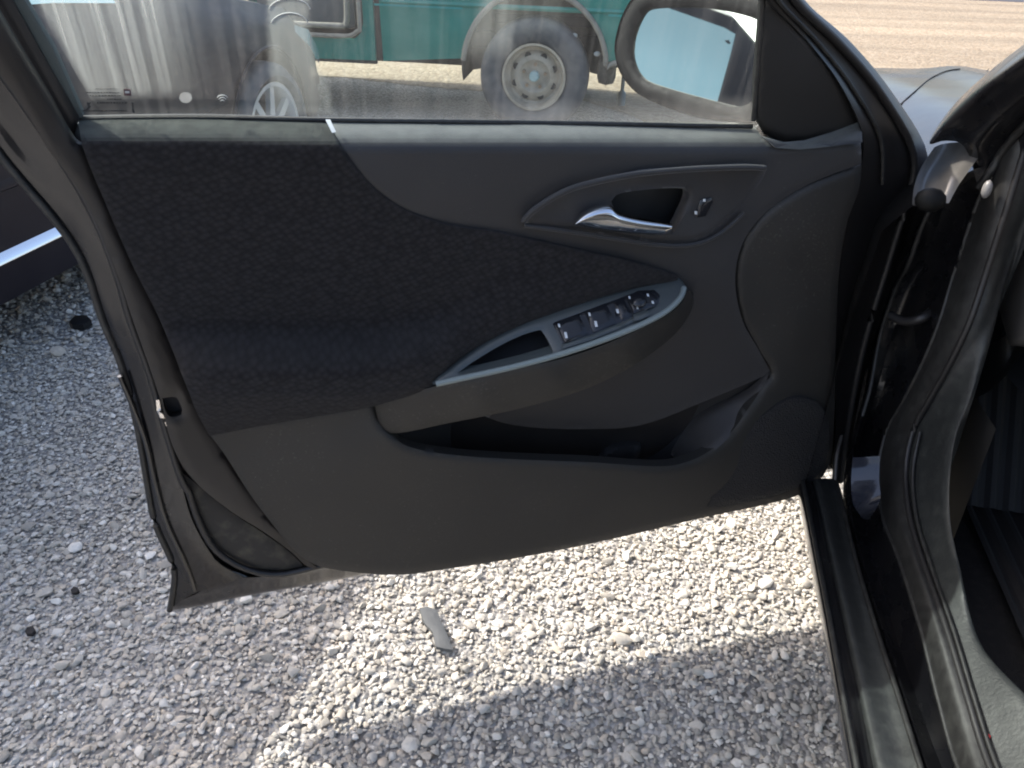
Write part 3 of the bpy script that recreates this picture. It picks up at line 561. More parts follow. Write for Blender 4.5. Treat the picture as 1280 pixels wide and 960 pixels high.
q1 = [(840, -190, .13), (965, -60, .05), (994, 0, .02), (1050, 55, -.015), (1100, 115, -.04), (1142, 190, -.055), (1137, 240, -.06), (1122, 290, -.06), (1105, 345, -.06), (1088, 400, -.06), (1073, 460, -.06), (1058, 545, -.06), (1050, 602, -.06)]
q2 = [(822, -190, .135), (945, -60, .055), (975, 0, .03), (1022, 50, 0), (1068, 110, -.02), (1102, 172, -.035), (1105, 230, -.045), (1095, 290, -.045), (1082, 345, -.045), (1070, 400, -.045), (1060, 460, -.045), (1051, 545, -.045), (1046, 603, -.045)]
q3 = [(808, -190, .14), (930, -60, .06), (958, 0, .035), (1003, 45, .012), (1047, 100, 0), (1077, 162, -.012), (1078, 200, -.02), (1064, 260, -.02), (1052, 320, -.022), (1046, 400, -.022), (1045, 460, -.022), (1044, 545, -.022), (1040, 602, -.022)]
loft('front_flange', [drail(pushr(q0, -.02)), drail(q0), drail(q1), drail(q2), drail(q3), drail(pushr(q3, -.02))], mat('flange_paint', (0.0084, 0.0077, 0.0077), .38), D)
tube('front_weatherstrip', drail([(x, y, h + .006) for x, y, h in q1]), .006, rubber, D)
tube('frame_bead', drail([(x - 2, y, h + .006) for x, y, h in q2[:7]]), .003, rubber_dusty, D)

# marks and dirt on the glass
def film(name, outline, m, soft_px=18, h=-.003, left=None):
    o = wpatch(name, outline, h, m, thick=.0003, step=6, edge=(0, 0), curve=False)
    P = np.array([v.co[:] for v in o.data.vertices]); q = P - C_; zc = q @ F_; p = np.c_[640 + FP * (q @ R_) / zc, 480 - FP * (q @ U_) / zc]
    d = dist(p, np.array(outline, float)) if left is None else left(p)
    a = o.data.attributes.new('film', 'FLOAT', 'POINT'); a.data.foreach_set('value', np.clip(d / soft_px, 0, 1).astype(np.float32) ** 1.0 if left is None else d.astype(np.float32))
    return o
def sst(a, b, x): t = np.clip((x - a) / (b - a), 0, 1); return t * t * (3 - 2 * t)
def lf1(p):
    x, y = p[:, 0], p[:, 1]; el_ = 43 + (y + 0) * .53
    return sst(-3, 5, x - el_) * (1 - sst(175, 262, x)) * (1 - sst(112, 130, y + .02 * x)) * (.72 + .28 * sst(60, -60, y))
film('dried_streaks', [(5, -60), (36, -10), (112, 122), (130, 140), (300, 140), (300, -60)], film_m, left=lf1)
def lf2(p):
    x, y = p[:, 0], p[:, 1]; L_ = 335 + np.clip(y - 40, 0, 200) * .05; Rr = np.interp(y, [0, 30, 70, 115, 140], [386, 383, 392, 412, 416])
    return sst(-3, 3, x - L_) * (1 - sst(-6, 5, x - Rr)) * (.9 - .45 * sst(60, 140, y))
film('pale_run', [(325, -60), (325, 145), (425, 145), (400, -60)], film2_m, left=lf2)  # pale column of film, thinner towards the bottom
def lf3(p):
    x, y = p[:, 0], p[:, 1]
    return .7 * sst(598, 612, x + .35 * np.clip(y, 0, 90)) * (1 - sst(632, 645, x)) * (1 - sst(40, 85, y)) + .35 * sst(632, 645, x) * (1 - sst(690, 712, x)) * (1 - sst(20, 50, y))
film('faint_water_run', [(560, -60), (560, 145), (730, 145), (730, -60)], film2_m, left=lf3)
def arc(cx, cy, rx, ry, a0, a1, n=14): return [(cx + rx * math.cos(math.radians(a)), cy + ry * math.sin(math.radians(a)), -.0045) for a in np.linspace(a0, a1, n)]
for A in (arc(362, 34, 24, 18, 200, 345), arc(362, 14, 26, 16, 190, 350)):
    tube('water_mark', rail(lambda k: (win, k), A), .0016, ivory, D, n=24, seg=6, flat=.4)
gdark = mat('etched_dark_ink', (.03, .03, .03), .7)
def bar(x0, y0, x1, y1, t=1.0, m=gdark, n_='glass_marking'):
    wpatch(n_, [(x0, y0 - t), (x1, y1 - t), (x1, y1 + t), (x0, y0 + t)], .0005 - .004, m, thick=.0003, step=4, edge=(0, 0), curve=False)
def bars(segs, y, t=.9):
    V, Fc = [], []
    for a, b in segs:
        q = win(np.array([(a, y - t), (b, y - t), (b, y + t), (a, y + t)], float), np.full(4, -.0035)); k = len(V); V += list(q); Fc.append((k, k + 1, k + 2, k + 3))
    return V, Fc
V, Fc = [], []
rr = random.Random(3)
for y, x0, x1, t in ((111, 119, 149, .5), (115.5, 108, 150, .8), (119.5, 112, 151, .8), (124, 134, 153, .8), (128.5, 121, 160, 1.2), (138.5, 101, 158, 1.0)):
    x = x0; segs = []
    while x < x1: wd = rr.uniform(1.2, 3.4); segs.append((x, min(x + wd, x1))); x += wd + rr.uniform(.5, 1.3)
    v, f = bars(segs, y, t); k = len(V); V += v; Fc += [tuple(i + k for i in q) for q in f]
mesh_obj('etched_text', V, Fc, gdark, D, False)
wpatch('etched_badge', [(154, 111), (163, 111), (164, 119.5), (155, 119.5)], -.0035, mat('etched_maroon', (.07, .03, .035), .7), thick=.0003, step=4, edge=(0, 0), curve=False, holes=())
wpatch('etched_badge_line', [(156, 114), (161.5, 114), (162, 116.5), (156.5, 116.5)], -.0028, ivory, thick=.0002, step=3, edge=(0, 0), curve=False)
wpatch('etched_arrow', [(108, 128), (114, 128), (112, 131), (114, 133), (111, 137), (107, 138), (110, 133)], -.0035, gdark, thick=.0003, step=3, edge=(0, 0), curve=False)
wpatch('etched_hook', [(164, 128), (167, 128), (167, 136), (169, 141), (165, 140), (165.5, 134)], -.0035, gdark, thick=.0003, step=3, edge=(0, 0), curve=False)
cm = glass_mat('pale_round_mark', .2, .05, tint=(1, 1, 1), refl=0, dustcol=(.8, .76, .74))
def ell(cx, cy, rx, ry, n=20): return [(cx + rx * math.cos(2 * math.pi * i / n), cy + ry * math.sin(2 * math.pi * i / n)) for i in range(n)]
wpatch('round_sticker_reflection', ell(232, 122, 8, 6.8), -.0035, cm, thick=.0003, step=3, edge=(0, 0), curve=False)  # sticker reflection in the pane, painted on as a pale disc
for k, (r1, yy) in enumerate(((7, 124), (4.8, 125.5), (2.4, 127))):
    tube('fan_sticker_reflection', rail(lambda k: (win, k), arc(278, yy, r1, r1 * .75, 205, 335, 10)), .0011, ivory, D, n=12, seg=6, flat=.4)  # fan-shaped sticker reflection, painted on as pale arcs

# exterior mirror
MN = DU * math.cos(math.radians(23)) + DN * math.sin(math.radians(23)); MN = MN * math.cos(math.radians(8.7)) + ZV * math.sin(math.radians(8.7))
mref = Plane(wref - DN * .17, DN)(np.array([[865., 72.]]), np.array([0.]))[0]
mir = Plane(mref, MN)
mo = [(768, 62), (771, 40), (779, 16), (790, -2), (806, -14), (850, -22), (900, -18), (940, -8), (962, 6), (966, 40), (960, 110), (955, 146), (948, 155), (925, 154), (880, 149), (840, 137), (800, 119), (783, 103), (773, 86)]
mg = [(790, 72), (790, 55), (794, 38), (801, 22), (808, 13), (820, 10), (850, 9), (890, 11), (930, 19), (950, 27), (953, 36), (950, 70), (944, 112), (938, 128), (924, 133), (880, 123), (830, 109), (806, 100), (796, 89)]
O3 = resamp(cat_closed(mo), n=72, closed=True); M3 = mir(O3, np.zeros(len(O3))); cen = M3.mean(0)
rings = [(1.0, .0), (1.025, .012), (1.035, .04), (1.0, .075), (.88, .11), (.66, .135), (.35, .15), (.02, .155)]
back_dir = -(DU * .96 + DN * .28); back_dir /= np.linalg.norm(back_dir)
V = []; 
for s_, d_ in rings: V += list(cen + (M3 - cen) * s_ + back_dir * d_)
nn = len(M3); Fc = [(i*nn+j, i*nn+(j+1) % nn, (i+1)*nn+(j+1) % nn, (i+1)*nn+j) for i in range(len(rings)-1) for j in range(nn)]
mirror_house = mesh_obj('side_mirror', V, Fc, paint, D)
def mpatch(name, outline, h, m, **k): return patch(name, outline, h, m, D, plane=mir, **k)
mpatch('mirror_rim', mo, 0.001, mat('mirror_rim_black', (.006, .006, .007), .6, spec=.15), thick=.01, step=7, edge=(6, .005), holes=[mg])
mpatch('mirror_glass', ell(0, 0, 1, 1)[:0] or [(x, y) for x, y in mg], -.008, mirror_m, thick=.002, step=12, edge=(0, 0))
tube('mirror_arm', [cen + back_dir * .05 + DN * .02 - ZV * .07, mref + DN * .10 - ZV * .085 + DU * -.08, wref * 0 + win(np.array([[962., 150.]]), np.array([-.01]))[0]], .018, paint, D, n=20)

# ------------------------------------------------------------------ car body round the door opening
def LR(pts): return lrail(pts)
r0 = [(1085, 1100, -.02), (1060, 960, -.02), (1045, 870, -.02), (1030, 785, -.02), (1014, 700, -.02), (1001, 628, -.02), (996, 600, -.02)]
r0u = [(1085, 1115, -.0), (1060, 972, -.0), (1045, 880, -.0), (1030, 795, -.0), (1014, 710, -.0), (1001, 638, -.0), (996, 610, -.0)]
r0b = [(1098, 1100, -.016), (1070, 960, -.016), (1053, 870, -.016), (1038, 785, -.016), (1022, 700, -.016), (1008, 628, -.016), (1002, 600, -.016)]
rm1 = [(1122, 1100, .008), (1092, 960, .008), (1074, 870, .008), (1056, 785, .008), (1038, 700, .008), (1023, 628, .008), (1016, 600, .008)]
rm2 = [(1130, 1100, .012), (1099, 960, .012), (1080, 870, .012), (1062, 785, .012), (1043, 700, .012), (1027, 628, .012), (1020, 600, .012)]
rm3 = [(1168, 1100, .040), (1128, 960, .040), (1104, 870, .040), (1080, 785, .040), (1058, 700, .040), (1042, 628, .040), (1034, 600, .040)]
r1 = [(1196, 1100, .055), (1150, 960, .055), (1122, 870, .055), (1094, 785, .055), (1069, 700, .055), (1052, 628, .055), (1044, 600, .055)]
below = LR(r0u) - ZV * .16 + CB * .10
sill = loft('rocker_sill', [below, LR(r0u) - ZV * .05 + CB * .03, LR(r0u), LR(r0), LR(r0b), LR(rm1)], paint_dusty, own, n=60)
loft('sill_cover', [LR(rm1), LR(rm2) + ZV * .003, LR(rm3) + ZV * .004, LR(r1), LR(r1) - ZV * .02 + CB * .006], scuff_m, own, n=60)
tube('sill_edge_seal', LR(r0b) + ZV * .004, .004, rubber_dusty, own)
tube('sill_ridge', LR(r1) + ZV * .002, .004, rubber_dusty, own)
# hinge pillar + inner valley
va = [(1212, 1100, .065), (1160, 960, .065), (1132, 870, .065), (1103, 785, .065), (1079, 700, .065), (1066, 650, .065), (1062, 600, .065), (1068, 560, .07), (1078, 520, .075), (1088, 485, .08), (1098, 430, .08), (1106, 400, .08), (1122, 355, .08), (1136, 330, .075), (1150, 290, .07), (1165, 255, .07)]
vb = [(1238, 1100, .09), (1182, 960, .09), (1150, 870, .09), (1122, 785, .09), (1098, 700, .09), (1083, 650, .09), (1080, 600, .095), (1088, 550, .10), (1103, 510, .105), (1120, 460, .11), (1135, 410, .11), (1150, 365, .11), (1166, 325, .11), (1180, 285, .105), (1190, 255, .10), (1200, 235, .10)]
vc = [(1262, 1100, 0.100), (1198, 960, 0.100), (1172, 870, 0.100), (1152, 790, 0.100), (1124, 700, 0.100), (1103, 645, 0.100), (1098, 590, 0.105), (1108, 540, 0.110), (1130, 500, 0.115), (1155, 450, 0.120), (1175, 400, 0.125), (1190, 350, 0.130), (1204, 308, 0.130), (1216, 270, 0.130), (1228, 238, 0.130), (1240, 208, 0.130)]
loft('hinge_pillar', [LR(va) - ZV * .03 - CB * .002 + CA * .02, LR(va), LR(vb) + CA * .035 - ZV * .015, LR(vc)], pillar_paint, own, n=90)
tube('pillar_bead', LR(va[8:]), .004, rubber_dusty, own)
tube('flange_bead', LR(vc), .0035, rubber_dusty, own, n=90)
vd = [(1278, 1100, 0.110), (1216, 960, 0.110), (1190, 870, 0.110), (1168, 785, 0.110), (1140, 700, 0.110), (1120, 645, 0.110), (1114, 590, 0.115), (1124, 540, 0.120), (1146, 500, 0.125), (1173, 450, 0.130), (1196, 400, 0.135), (1212, 350, 0.140), (1228, 308, 0.140), (1242, 265, 0.140), (1255, 225, 0.140), (1268, 185, 0.140)]
ve = [(1304, 1100, 0.120), (1238, 960, 0.120), (1209, 870, 0.120), (1183, 785, 0.120), (1153, 700, 0.120), (1137, 645, 0.120), (1132, 590, 0.125), (1141, 540, 0.130), (1162, 500, 0.135), (1190, 450, 0.140), (1213, 400, 0.145), (1230, 350, 0.150), (1244, 305, 0.150), (1258, 262, 0.150), (1271, 220, 0.150), (1284, 178, 0.150)]
loft('door_weatherstrip', [LR(vc) + ZV * .002, LR(vd) + ZV * .012 - CB * .004, LR(ve)], rubber_dusty, own, n=90, sub=5)
tube('inner_bead', LR(ve), .005, rubber, own, n=90)
# scuff plate: shoulder beyond the weatherstrip, then kick panel
sa = [(1306, 1100, 0.125), (1242, 960, 0.125), (1212, 870, 0.125), (1186, 785, 0.125), (1156, 700, 0.125), (1140, 645, 0.125), (1136, 590, 0.130), (1145, 540, 0.135), (1166, 500, 0.140), (1194, 450, 0.145), (1217, 400, 0.150), (1234, 350, 0.155), (1248, 300, .155), (1264, 250, .155), (1279, 205, .155)]
sb = [(1345, 1100, 0.150), (1262, 960, 0.139), (1230, 870, 0.137), (1202, 785, 0.137), (1174, 700, 0.137), (1160, 645, 0.137), (1156, 590, 0.142), (1162, 540, 0.145), (1182, 500, 0.152), (1206, 450, 0.157), (1228, 400, 0.162), (1244, 350, 0.167), (1260, 300, .172), (1278, 250, .172), (1294, 205, .172)]
sc_ = [(1460, 1100, 0.215), (1345, 960, 0.188), (1285, 876, 0.170), (1222, 800, 0.150), (1195, 700, 0.148), (1184, 645, 0.150), (1184, 590, 0.155), (1192, 540, 0.160), (1208, 500, 0.168), (1224, 450, 0.172), (1240, 400, 0.178), (1252, 350, 0.182), (1268, 300, .187), (1288, 250, .187), (1306, 205, .187)]
low_in = LR(sc_) - ZV * .12 + CB * .015
loft('scuff_plate', [LR(sa), LR(sb), LR(sc_), LR(sc_) - ZV * .02 + CB * .008, low_in], scuff_m, own, n=70)
tube('scuff_edge', LR([(x + 5, y, l) for x, y, l in sa[:8]]), .003, rubber_dusty, own)
for (x, y, r) in ((1200, 806, 4), (1222, 810, 3), (1271, 880, 4)):
    c = lat(.2)(np.array([[x, y]], float))[0]; 
patch('scuff_tab', [(1172, 652), (1181, 650), (1184, 656), (1176, 660), (1170, 668)], 0, icon_m, own, plane=Plane(car(0, .19, .45), ZV), thick=.002, step=4, curve=False)
patch('clip_tab', [(1176, 747), (1196, 741), (1198, 752), (1178, 757)], 0, rubber_dusty, own, plane=Plane(LR([(1186, 750, .185)])[0] + ZV * .004, ZV), thick=.003, step=4, curve=False)
redp = mat('red_dot', (.55, .03, .03), .5)
c = LR([(1232, 925, .128)])[0] + ZV * .004
mesh_obj('red_speck', *(lambda V, T: (V * np.array([.0035, .0035, .0015]) + c + ZV * .004, T))(IV, IT), redp, own)
# A pillar, cowl, fender, hood
p0 = [(1162, 180, .04), (1176, 160, .045), (1200, 133, .055), (1238, 100, .065), (1280, 68, .08), (1350, 20, .10), (1440, -40, .12)]
p1 = [(1182, 176, .06), (1196, 165, .063), (1212, 152, .07), (1250, 118, .08), (1300, 80, .095), (1360, 36, .115), (1450, -20, .135)]
p2 = [(1206, 184, .082), (1216, 180, .085), (1226, 172, .09), (1262, 140, .10), (1306, 104, .11), (1380, 50, .13), (1470, -8, .15)]
p3 = [(1222, 232, .12), (1236, 214, .125), (1250, 190, .13), (1282, 152, .135), (1330, 112, .14), (1400, 66, .15), (1490, 8, .17)]
p4 = [(1236, 290, .15), (1262, 235, .15), (1284, 190, .15), (1310, 152, .15), (1356, 112, .16), (1430, 66, .17), (1510, 18, .19)]
loft('windshield_pillar', [LR(p0) + CA * .10 + CB * .03 , LR(p0), LR(p1), LR(p2), LR(p3), LR(p4)], pillar_paint, own, n=60, sub=4)
tube('pillar_seal', LR([(x, y, l) for x, y, l in p3]) - CA * .006, .006, rubber_dusty, own)
# glossy fender corner below the pillar, bright reflection painted in as beige
loft('fender_corner', [LR([(1168, 184, .040), (1152, 208, .026), (1143, 232, .012), (1140, 256, .006)]),
                       LR([(1178, 180, .066), (1163, 206, .050), (1153, 230, .034), (1150, 258, .026)]),
                       LR([(1196, 178, .086), (1181, 203, .070), (1171, 225, .054), (1165, 256, .044)]),
                       LR([(1216, 180, .098), (1201, 204, .082), (1188, 226, .066), (1178, 254, .056)]),
                       LR([(1228, 190, .108), (1212, 212, .092), (1198, 232, .076), (1186, 254, .064)])], mat('fender_corner_reflection', (.07, .065, .058), .3, coat=.5, var=(6, (.17, .16, .14), .40, .70)), own, n=30, sub=6)
frame_mB = mat('boot_black', (.004, .004, .004), .6, spec=.2)
bc = LR([(1163, 250, .030)])[0]
mesh_obj('rubber_boot', IV @ np.array([CA * .018, CB * .022, ZV * .018]) + bc, IT, frame_mB, own)
mesh_obj('hinge_backing', [car(.15, l, z) for l in (-.002, .05, .12, .30) for z in (.30, .6, .93)], [(i*3+j, i*3+j+1, (i+1)*3+j+1, (i+1)*3+j) for i in range(3) for j in range(2)], pillar_paint, own)
# bumper stop and bolts
c = LR([(1243, 236, .13)])[0]
mesh_obj('rubber_stop', IV * np.array([.007, .008, .014]) + c - CB * .012 - CA * .006, IT, mat('grey_bump_stop', (.22, .21, .2), .35), own)
c = LR([(1189, 230, .1)])[0]
mesh_obj('hinge_bolt', IV * .006 + c - CB * .004, IT, latch_m, own)
tube('check_strap', [LR([(1110, 388, .07)])[0] - CA * .02, LR([(1128, 394, .09)])[0] - CA * .025, LR([(1150, 391, .11)])[0] - CA * .02, LR([(1166, 387, .13)])[0]], .008, rubber, own, n=20)
loft('pillar_base_reflection', [LR([(1066, 572, .03), (1064, 600, .03), (1066, 628, .03), (1078, 648, .035)]), LR([(1100, 570, .075), (1099, 600, .075), (1100, 626, .075), (1086, 650, .06)])], mat('pillar_sky_reflection', (.02, .022, .03), .12, coat=1), own, n=20)  # sky reflection on the pillar base, put into a blue-grey colour
tube('hinge_edge', LR([(1044, 600, .0), (1046, 570, .0), (1052, 545, .01)]), .003, rubber_dusty, own, n=12)

frame_m0 = mat('shut_line_black', (.004, .004, .004), .8)
def hood_z(s, l):
    z = 1.0 - .10 * np.clip((s + .1) / 1.5, 0, 1.2) ** 1.3
    z = z - .13 * np.clip(1 - l / .20, 0, 1) ** 2.2
    z = z - .32 * np.clip((s - 1.35) / .45, 0, 1) ** 2.4
    z = z + .012 * np.exp(-((l - .42) / .07) ** 2)
    return z + .02 * np.sin(np.clip(l, 0, 1.6) / 1.6 * math.pi)
def sheet(name, sr, lr, m, n1=40, n2=30, wall=0, fn=hood_z):
    S_, L_ = np.meshgrid(np.linspace(*sr, n1), np.linspace(*lr, n2), indexing='ij')
    inset = .10 * np.clip((S_ - 1.05) / .75, 0, 1) ** 2 * (1 if lr[0] < .1 else 1)
    Z = fn(S_, L_); V = [car(s, l + (i if lr[0] < .1 else i * (1 - (l - .2) / 1.4)), z) for s, l, z, i in zip(S_.ravel(), L_.ravel(), Z.ravel(), inset.ravel())]
    Fc = [(i*n2+j, (i+1)*n2+j, (i+1)*n2+j+1, i*n2+j+1) for i in range(n1-1) for j in range(n2-1)]
    if wall:
        k = len(V); 
        for zz in (.72, .5, .30):
            for i in range(n1): V.append(V[i * n2] * [1, 1, 0] + ZV * zz - CB * .01 * (zz < .8))
        rows = [[i * n2 for i in range(n1)]] + [[k + r * n1 + i for i in range(n1)] for r in range(3)]
        for r in range(3):
            for i in range(n1 - 1): Fc.append((rows[r][i], rows[r+1][i], rows[r+1][i+1], rows[r][i+1]))
    for i in (0,): pass
    return mesh_obj(name, V, Fc, m, own, sharp=80)
sheet('fender', (-.02, 1.78), (.0, 1.55), hood_paint, n1=60, n2=60, wall=1)
hp = Plane(car(0, 0, .975), ZV)
def on_hood(p, dz=0):
    P = hp(np.array([p], float))[0]; s_, l_ = (P - OC) @ CA, (P - OC) @ CB
    for _ in range(6):
        P = Plane(car(0, 0, float(hood_z(s_, max(l_, 0))) + dz), ZV)(np.array([p], float))[0]; s_, l_ = (P - OC) @ CA, (P - OC) @ CB
    return P
tube('hood_gap', [on_hood(p, .001) for p in ((1117, 140), (1127, 129), (1145, 113), (1163, 98), (1182, 89), (1200, 86))], .0014, frame_m0, own, n=30)
tube('hood_edge_line', [on_hood(p, .001) for p in ((1199, 138), (1207, 124), (1220, 105), (1236, 86))], .0012, frame_m0, own, n=20)
mesh_obj('front_fascia', [car(1.78, l, z) for l in np.linspace(.12, 1.55, 12) for z in (.62, .45, .25)], [(i*3+j, i*3+j+1, (i+1)*3+j+1, (i+1)*3+j) for i in range(11) for j in range(2)], paint, own)
# cowl and windshield glass rising from it
wsg = glass_mat('windshield_glass', .0, .0, tint=(.85, .92, .9))
V = [car(-.06, .22, 1.02), car(.10, 1.5, 1.03), car(-.75, .36, 1.42), car(-.72, 1.3, 1.44)]
mesh_obj('windshield', V, [(0, 1, 3, 2)], wsg, own, False)
# cabin: kick panel, carpet, floor mat, firewall, dash
def quadgrid(name, A, B, C2, D2, m, parent, n=12, amp=0, fn=None):
    V = []
    for i in range(n + 1):
        for j in range(n + 1):
            u, v = i / n, j / n; p = A*(1-u)*(1-v) + B*u*(1-v) + C2*u*v + D2*(1-u)*v
            if fn: p = p + fn(u, v)
            V.append(p)
    Fc = [(i*(n+1)+j, (i+1)*(n+1)+j, (i+1)*(n+1)+j+1, i*(n+1)+j+1) for i in range(n) for j in range(n)]
    return mesh_obj(name, V, Fc, m, parent)
quadgrid('carpet', car(-1.3, .22, .30), car(.25, .22, .28), car(.25, 1.4, .28), car(-1.3, 1.4, .30), carpet_m, own, 30, fn=lambda u, v: ZV * (.012 * math.sin(9 * u + 3 * v) * math.sin(7 * v)))
quadgrid('firewall', car(.25, .20, .28), car(.62, .20, .75), car(.62, 1.5, .75), car(.25, 1.5, .28), carpet_m, own, 10)
quadgrid('kick_panel', car(-.12, .235, .30), car(.6, .20, .28), car(.3, .20, .60), car(-.14, .22, .60), mat('kick_black', (.004, .004, .004), .8), own, 10)
# ribbed rubber mat
V = []; Fc = []; nm = 60
for i in range(nm + 1):
    l = .30 + .5 * i / nm; hz = .006 * (1 if i % 4 < 2 else 0)
    for s_ in np.linspace(-.75, .1, 6): V.append(car(s_, l, .318 + hz))
Fc = [(i*6+j, i*6+j+1, (i+1)*6+j+1, (i+1)*6+j) for i in range(nm) for j in range(5)]
mesh_obj('floor_mat', V, Fc, mat('ribbed_rubber_mat', (.009, .0085, .009), .7), own, smooth=False)
V = []
for i in range(nm + 1):
    l = .27 + .5 * i / nm; hz = .007 * (1 if i % 4 < 2 else 0)
    for t in np.linspace(0, 1, 5): V.append(car(.02 + .34 * t - hz * .7, l, .33 + .42 * t + hz * .7))
Fc = [(i*5+j, i*5+j+1, (i+1)*5+j+1, (i+1)*5+j) for i in range(nm) for j in range(4)]
mesh_obj('footrest', V, Fc, mat('ribbed_footrest', (.007, .007, .008), .7), own, smooth=False)
# dashboard end cap and underside
patch('dashboard_end', [(1330, 150), (1290, 238), (1262, 292), (1244, 350), (1250, 390), (1262, 432), (1300, 425), (1360, 400), (1420, 300), (1420, 150)], [(1244, 350, .0), (1262, 432, 0), (1330, 200, .0), (1320, 380, .02), (1280, 330, .012)], dash_m, own, plane=Plane(car(0, .25, 0), -CB), thick=.06, step=9, edge=(8, .008))
quadgrid('dashboard', car(-.34, .30, .66), car(.45, .26, .62), car(.45, 1.4, .62), car(-.34, 1.4, .66), plastic_dk, own, 8, fn=lambda u, v: -ZV * .03 * math.sin(u * math.pi))
quadgrid('dashboard_face', car(-.35, .30, .66), car(-.28, .28, 1.0), car(-.28, 1.4, 1.0), car(-.35, 1.4, .66), dash_m, own, 8, fn=lambda u, v: -CA * .05 * math.sin(u * math.pi))
quadgrid('dashboard_top', car(-.28, .26, .98), car(-.02, .26, .955), car(.02, 1.5, .96), car(-.28, 1.4, 1.0), plastic_dk, own, 8)
loft('knee_bolster', [LR([(1195, 492, .24), (1222, 496, .25), (1250, 478, .27), (1280, 440, .29), (1330, 400, .31)]), LR([(1205, 470, .26), (1230, 472, .27), (1256, 455, .28), (1280, 420, .30), (1330, 380, .32)]), LR([(1215, 430, .26), (1235, 430, .27), (1256, 420, .27), (1285, 395, .29), (1340, 350, .31)])], dash_m if False else plastic_low, own, n=30)

# roof, rear door and driver seat behind the camera side
V = []; Fc = []
for i in range(9):
    for j in range(9):
        s_ = -.75 - 1.75 * i / 8; l_ = .34 + 1.12 * j / 8; V.append(car(s_, l_, 1.40 + .06 * math.sin(math.pi * j / 8) + .05 * math.sin(math.pi * min(1, i / 8 + .25))))
Fc = [(i*9+j, i*9+j+1, (i+1)*9+j+1, (i+1)*9+j) for i in range(8) for j in range(8)]
mesh_obj('roof', V, Fc, paint, own)
def rear(s_, z): return car(s_, .02 + .0 * z + (.32 * max(0, z - 1.0) / .42), z)
V = [rear(a, z) + CB * t for a in (-1.32, -1.7, -2.1, -2.5) for t, z in ((.03, .22), (0, .35), (-.02, .6), (0, .9), (.02, 1.02))]
mesh_obj('rear_door', V, [(i*5+j, i*5+j+1, (i+1)*5+j+1, (i+1)*5+j) for i in range(3) for j in range(4)], paint, own)
loft('door_pillar', [np.array([rear(-1.36, z) + CB * .03 for z in (.35, .7, 1.0, 1.2, 1.42)]), np.array([rear(-1.24, z) + CB * .03 for z in (.35, .7, 1.0, 1.2, 1.42)]), np.array([rear(-1.24, z) + CB * .10 for z in (.35, .7, 1.0, 1.2, 1.42)])], paint, own, n=20)
seat_c = mat('black_seat_cloth', (.02, .019, .019), .95)
def carbox(name, lo, hi, m, bev=.05): return box(name, lo, hi, m, own, bev, fn=lambda p: car(*p))
carbox('driver_seat', (-1.15, .42, .34), (-.62, .95, .56), seat_c, .06); carbox('seat_back', (-1.32, .42, .50), (-1.14, .95, 1.15), seat_c, .06)

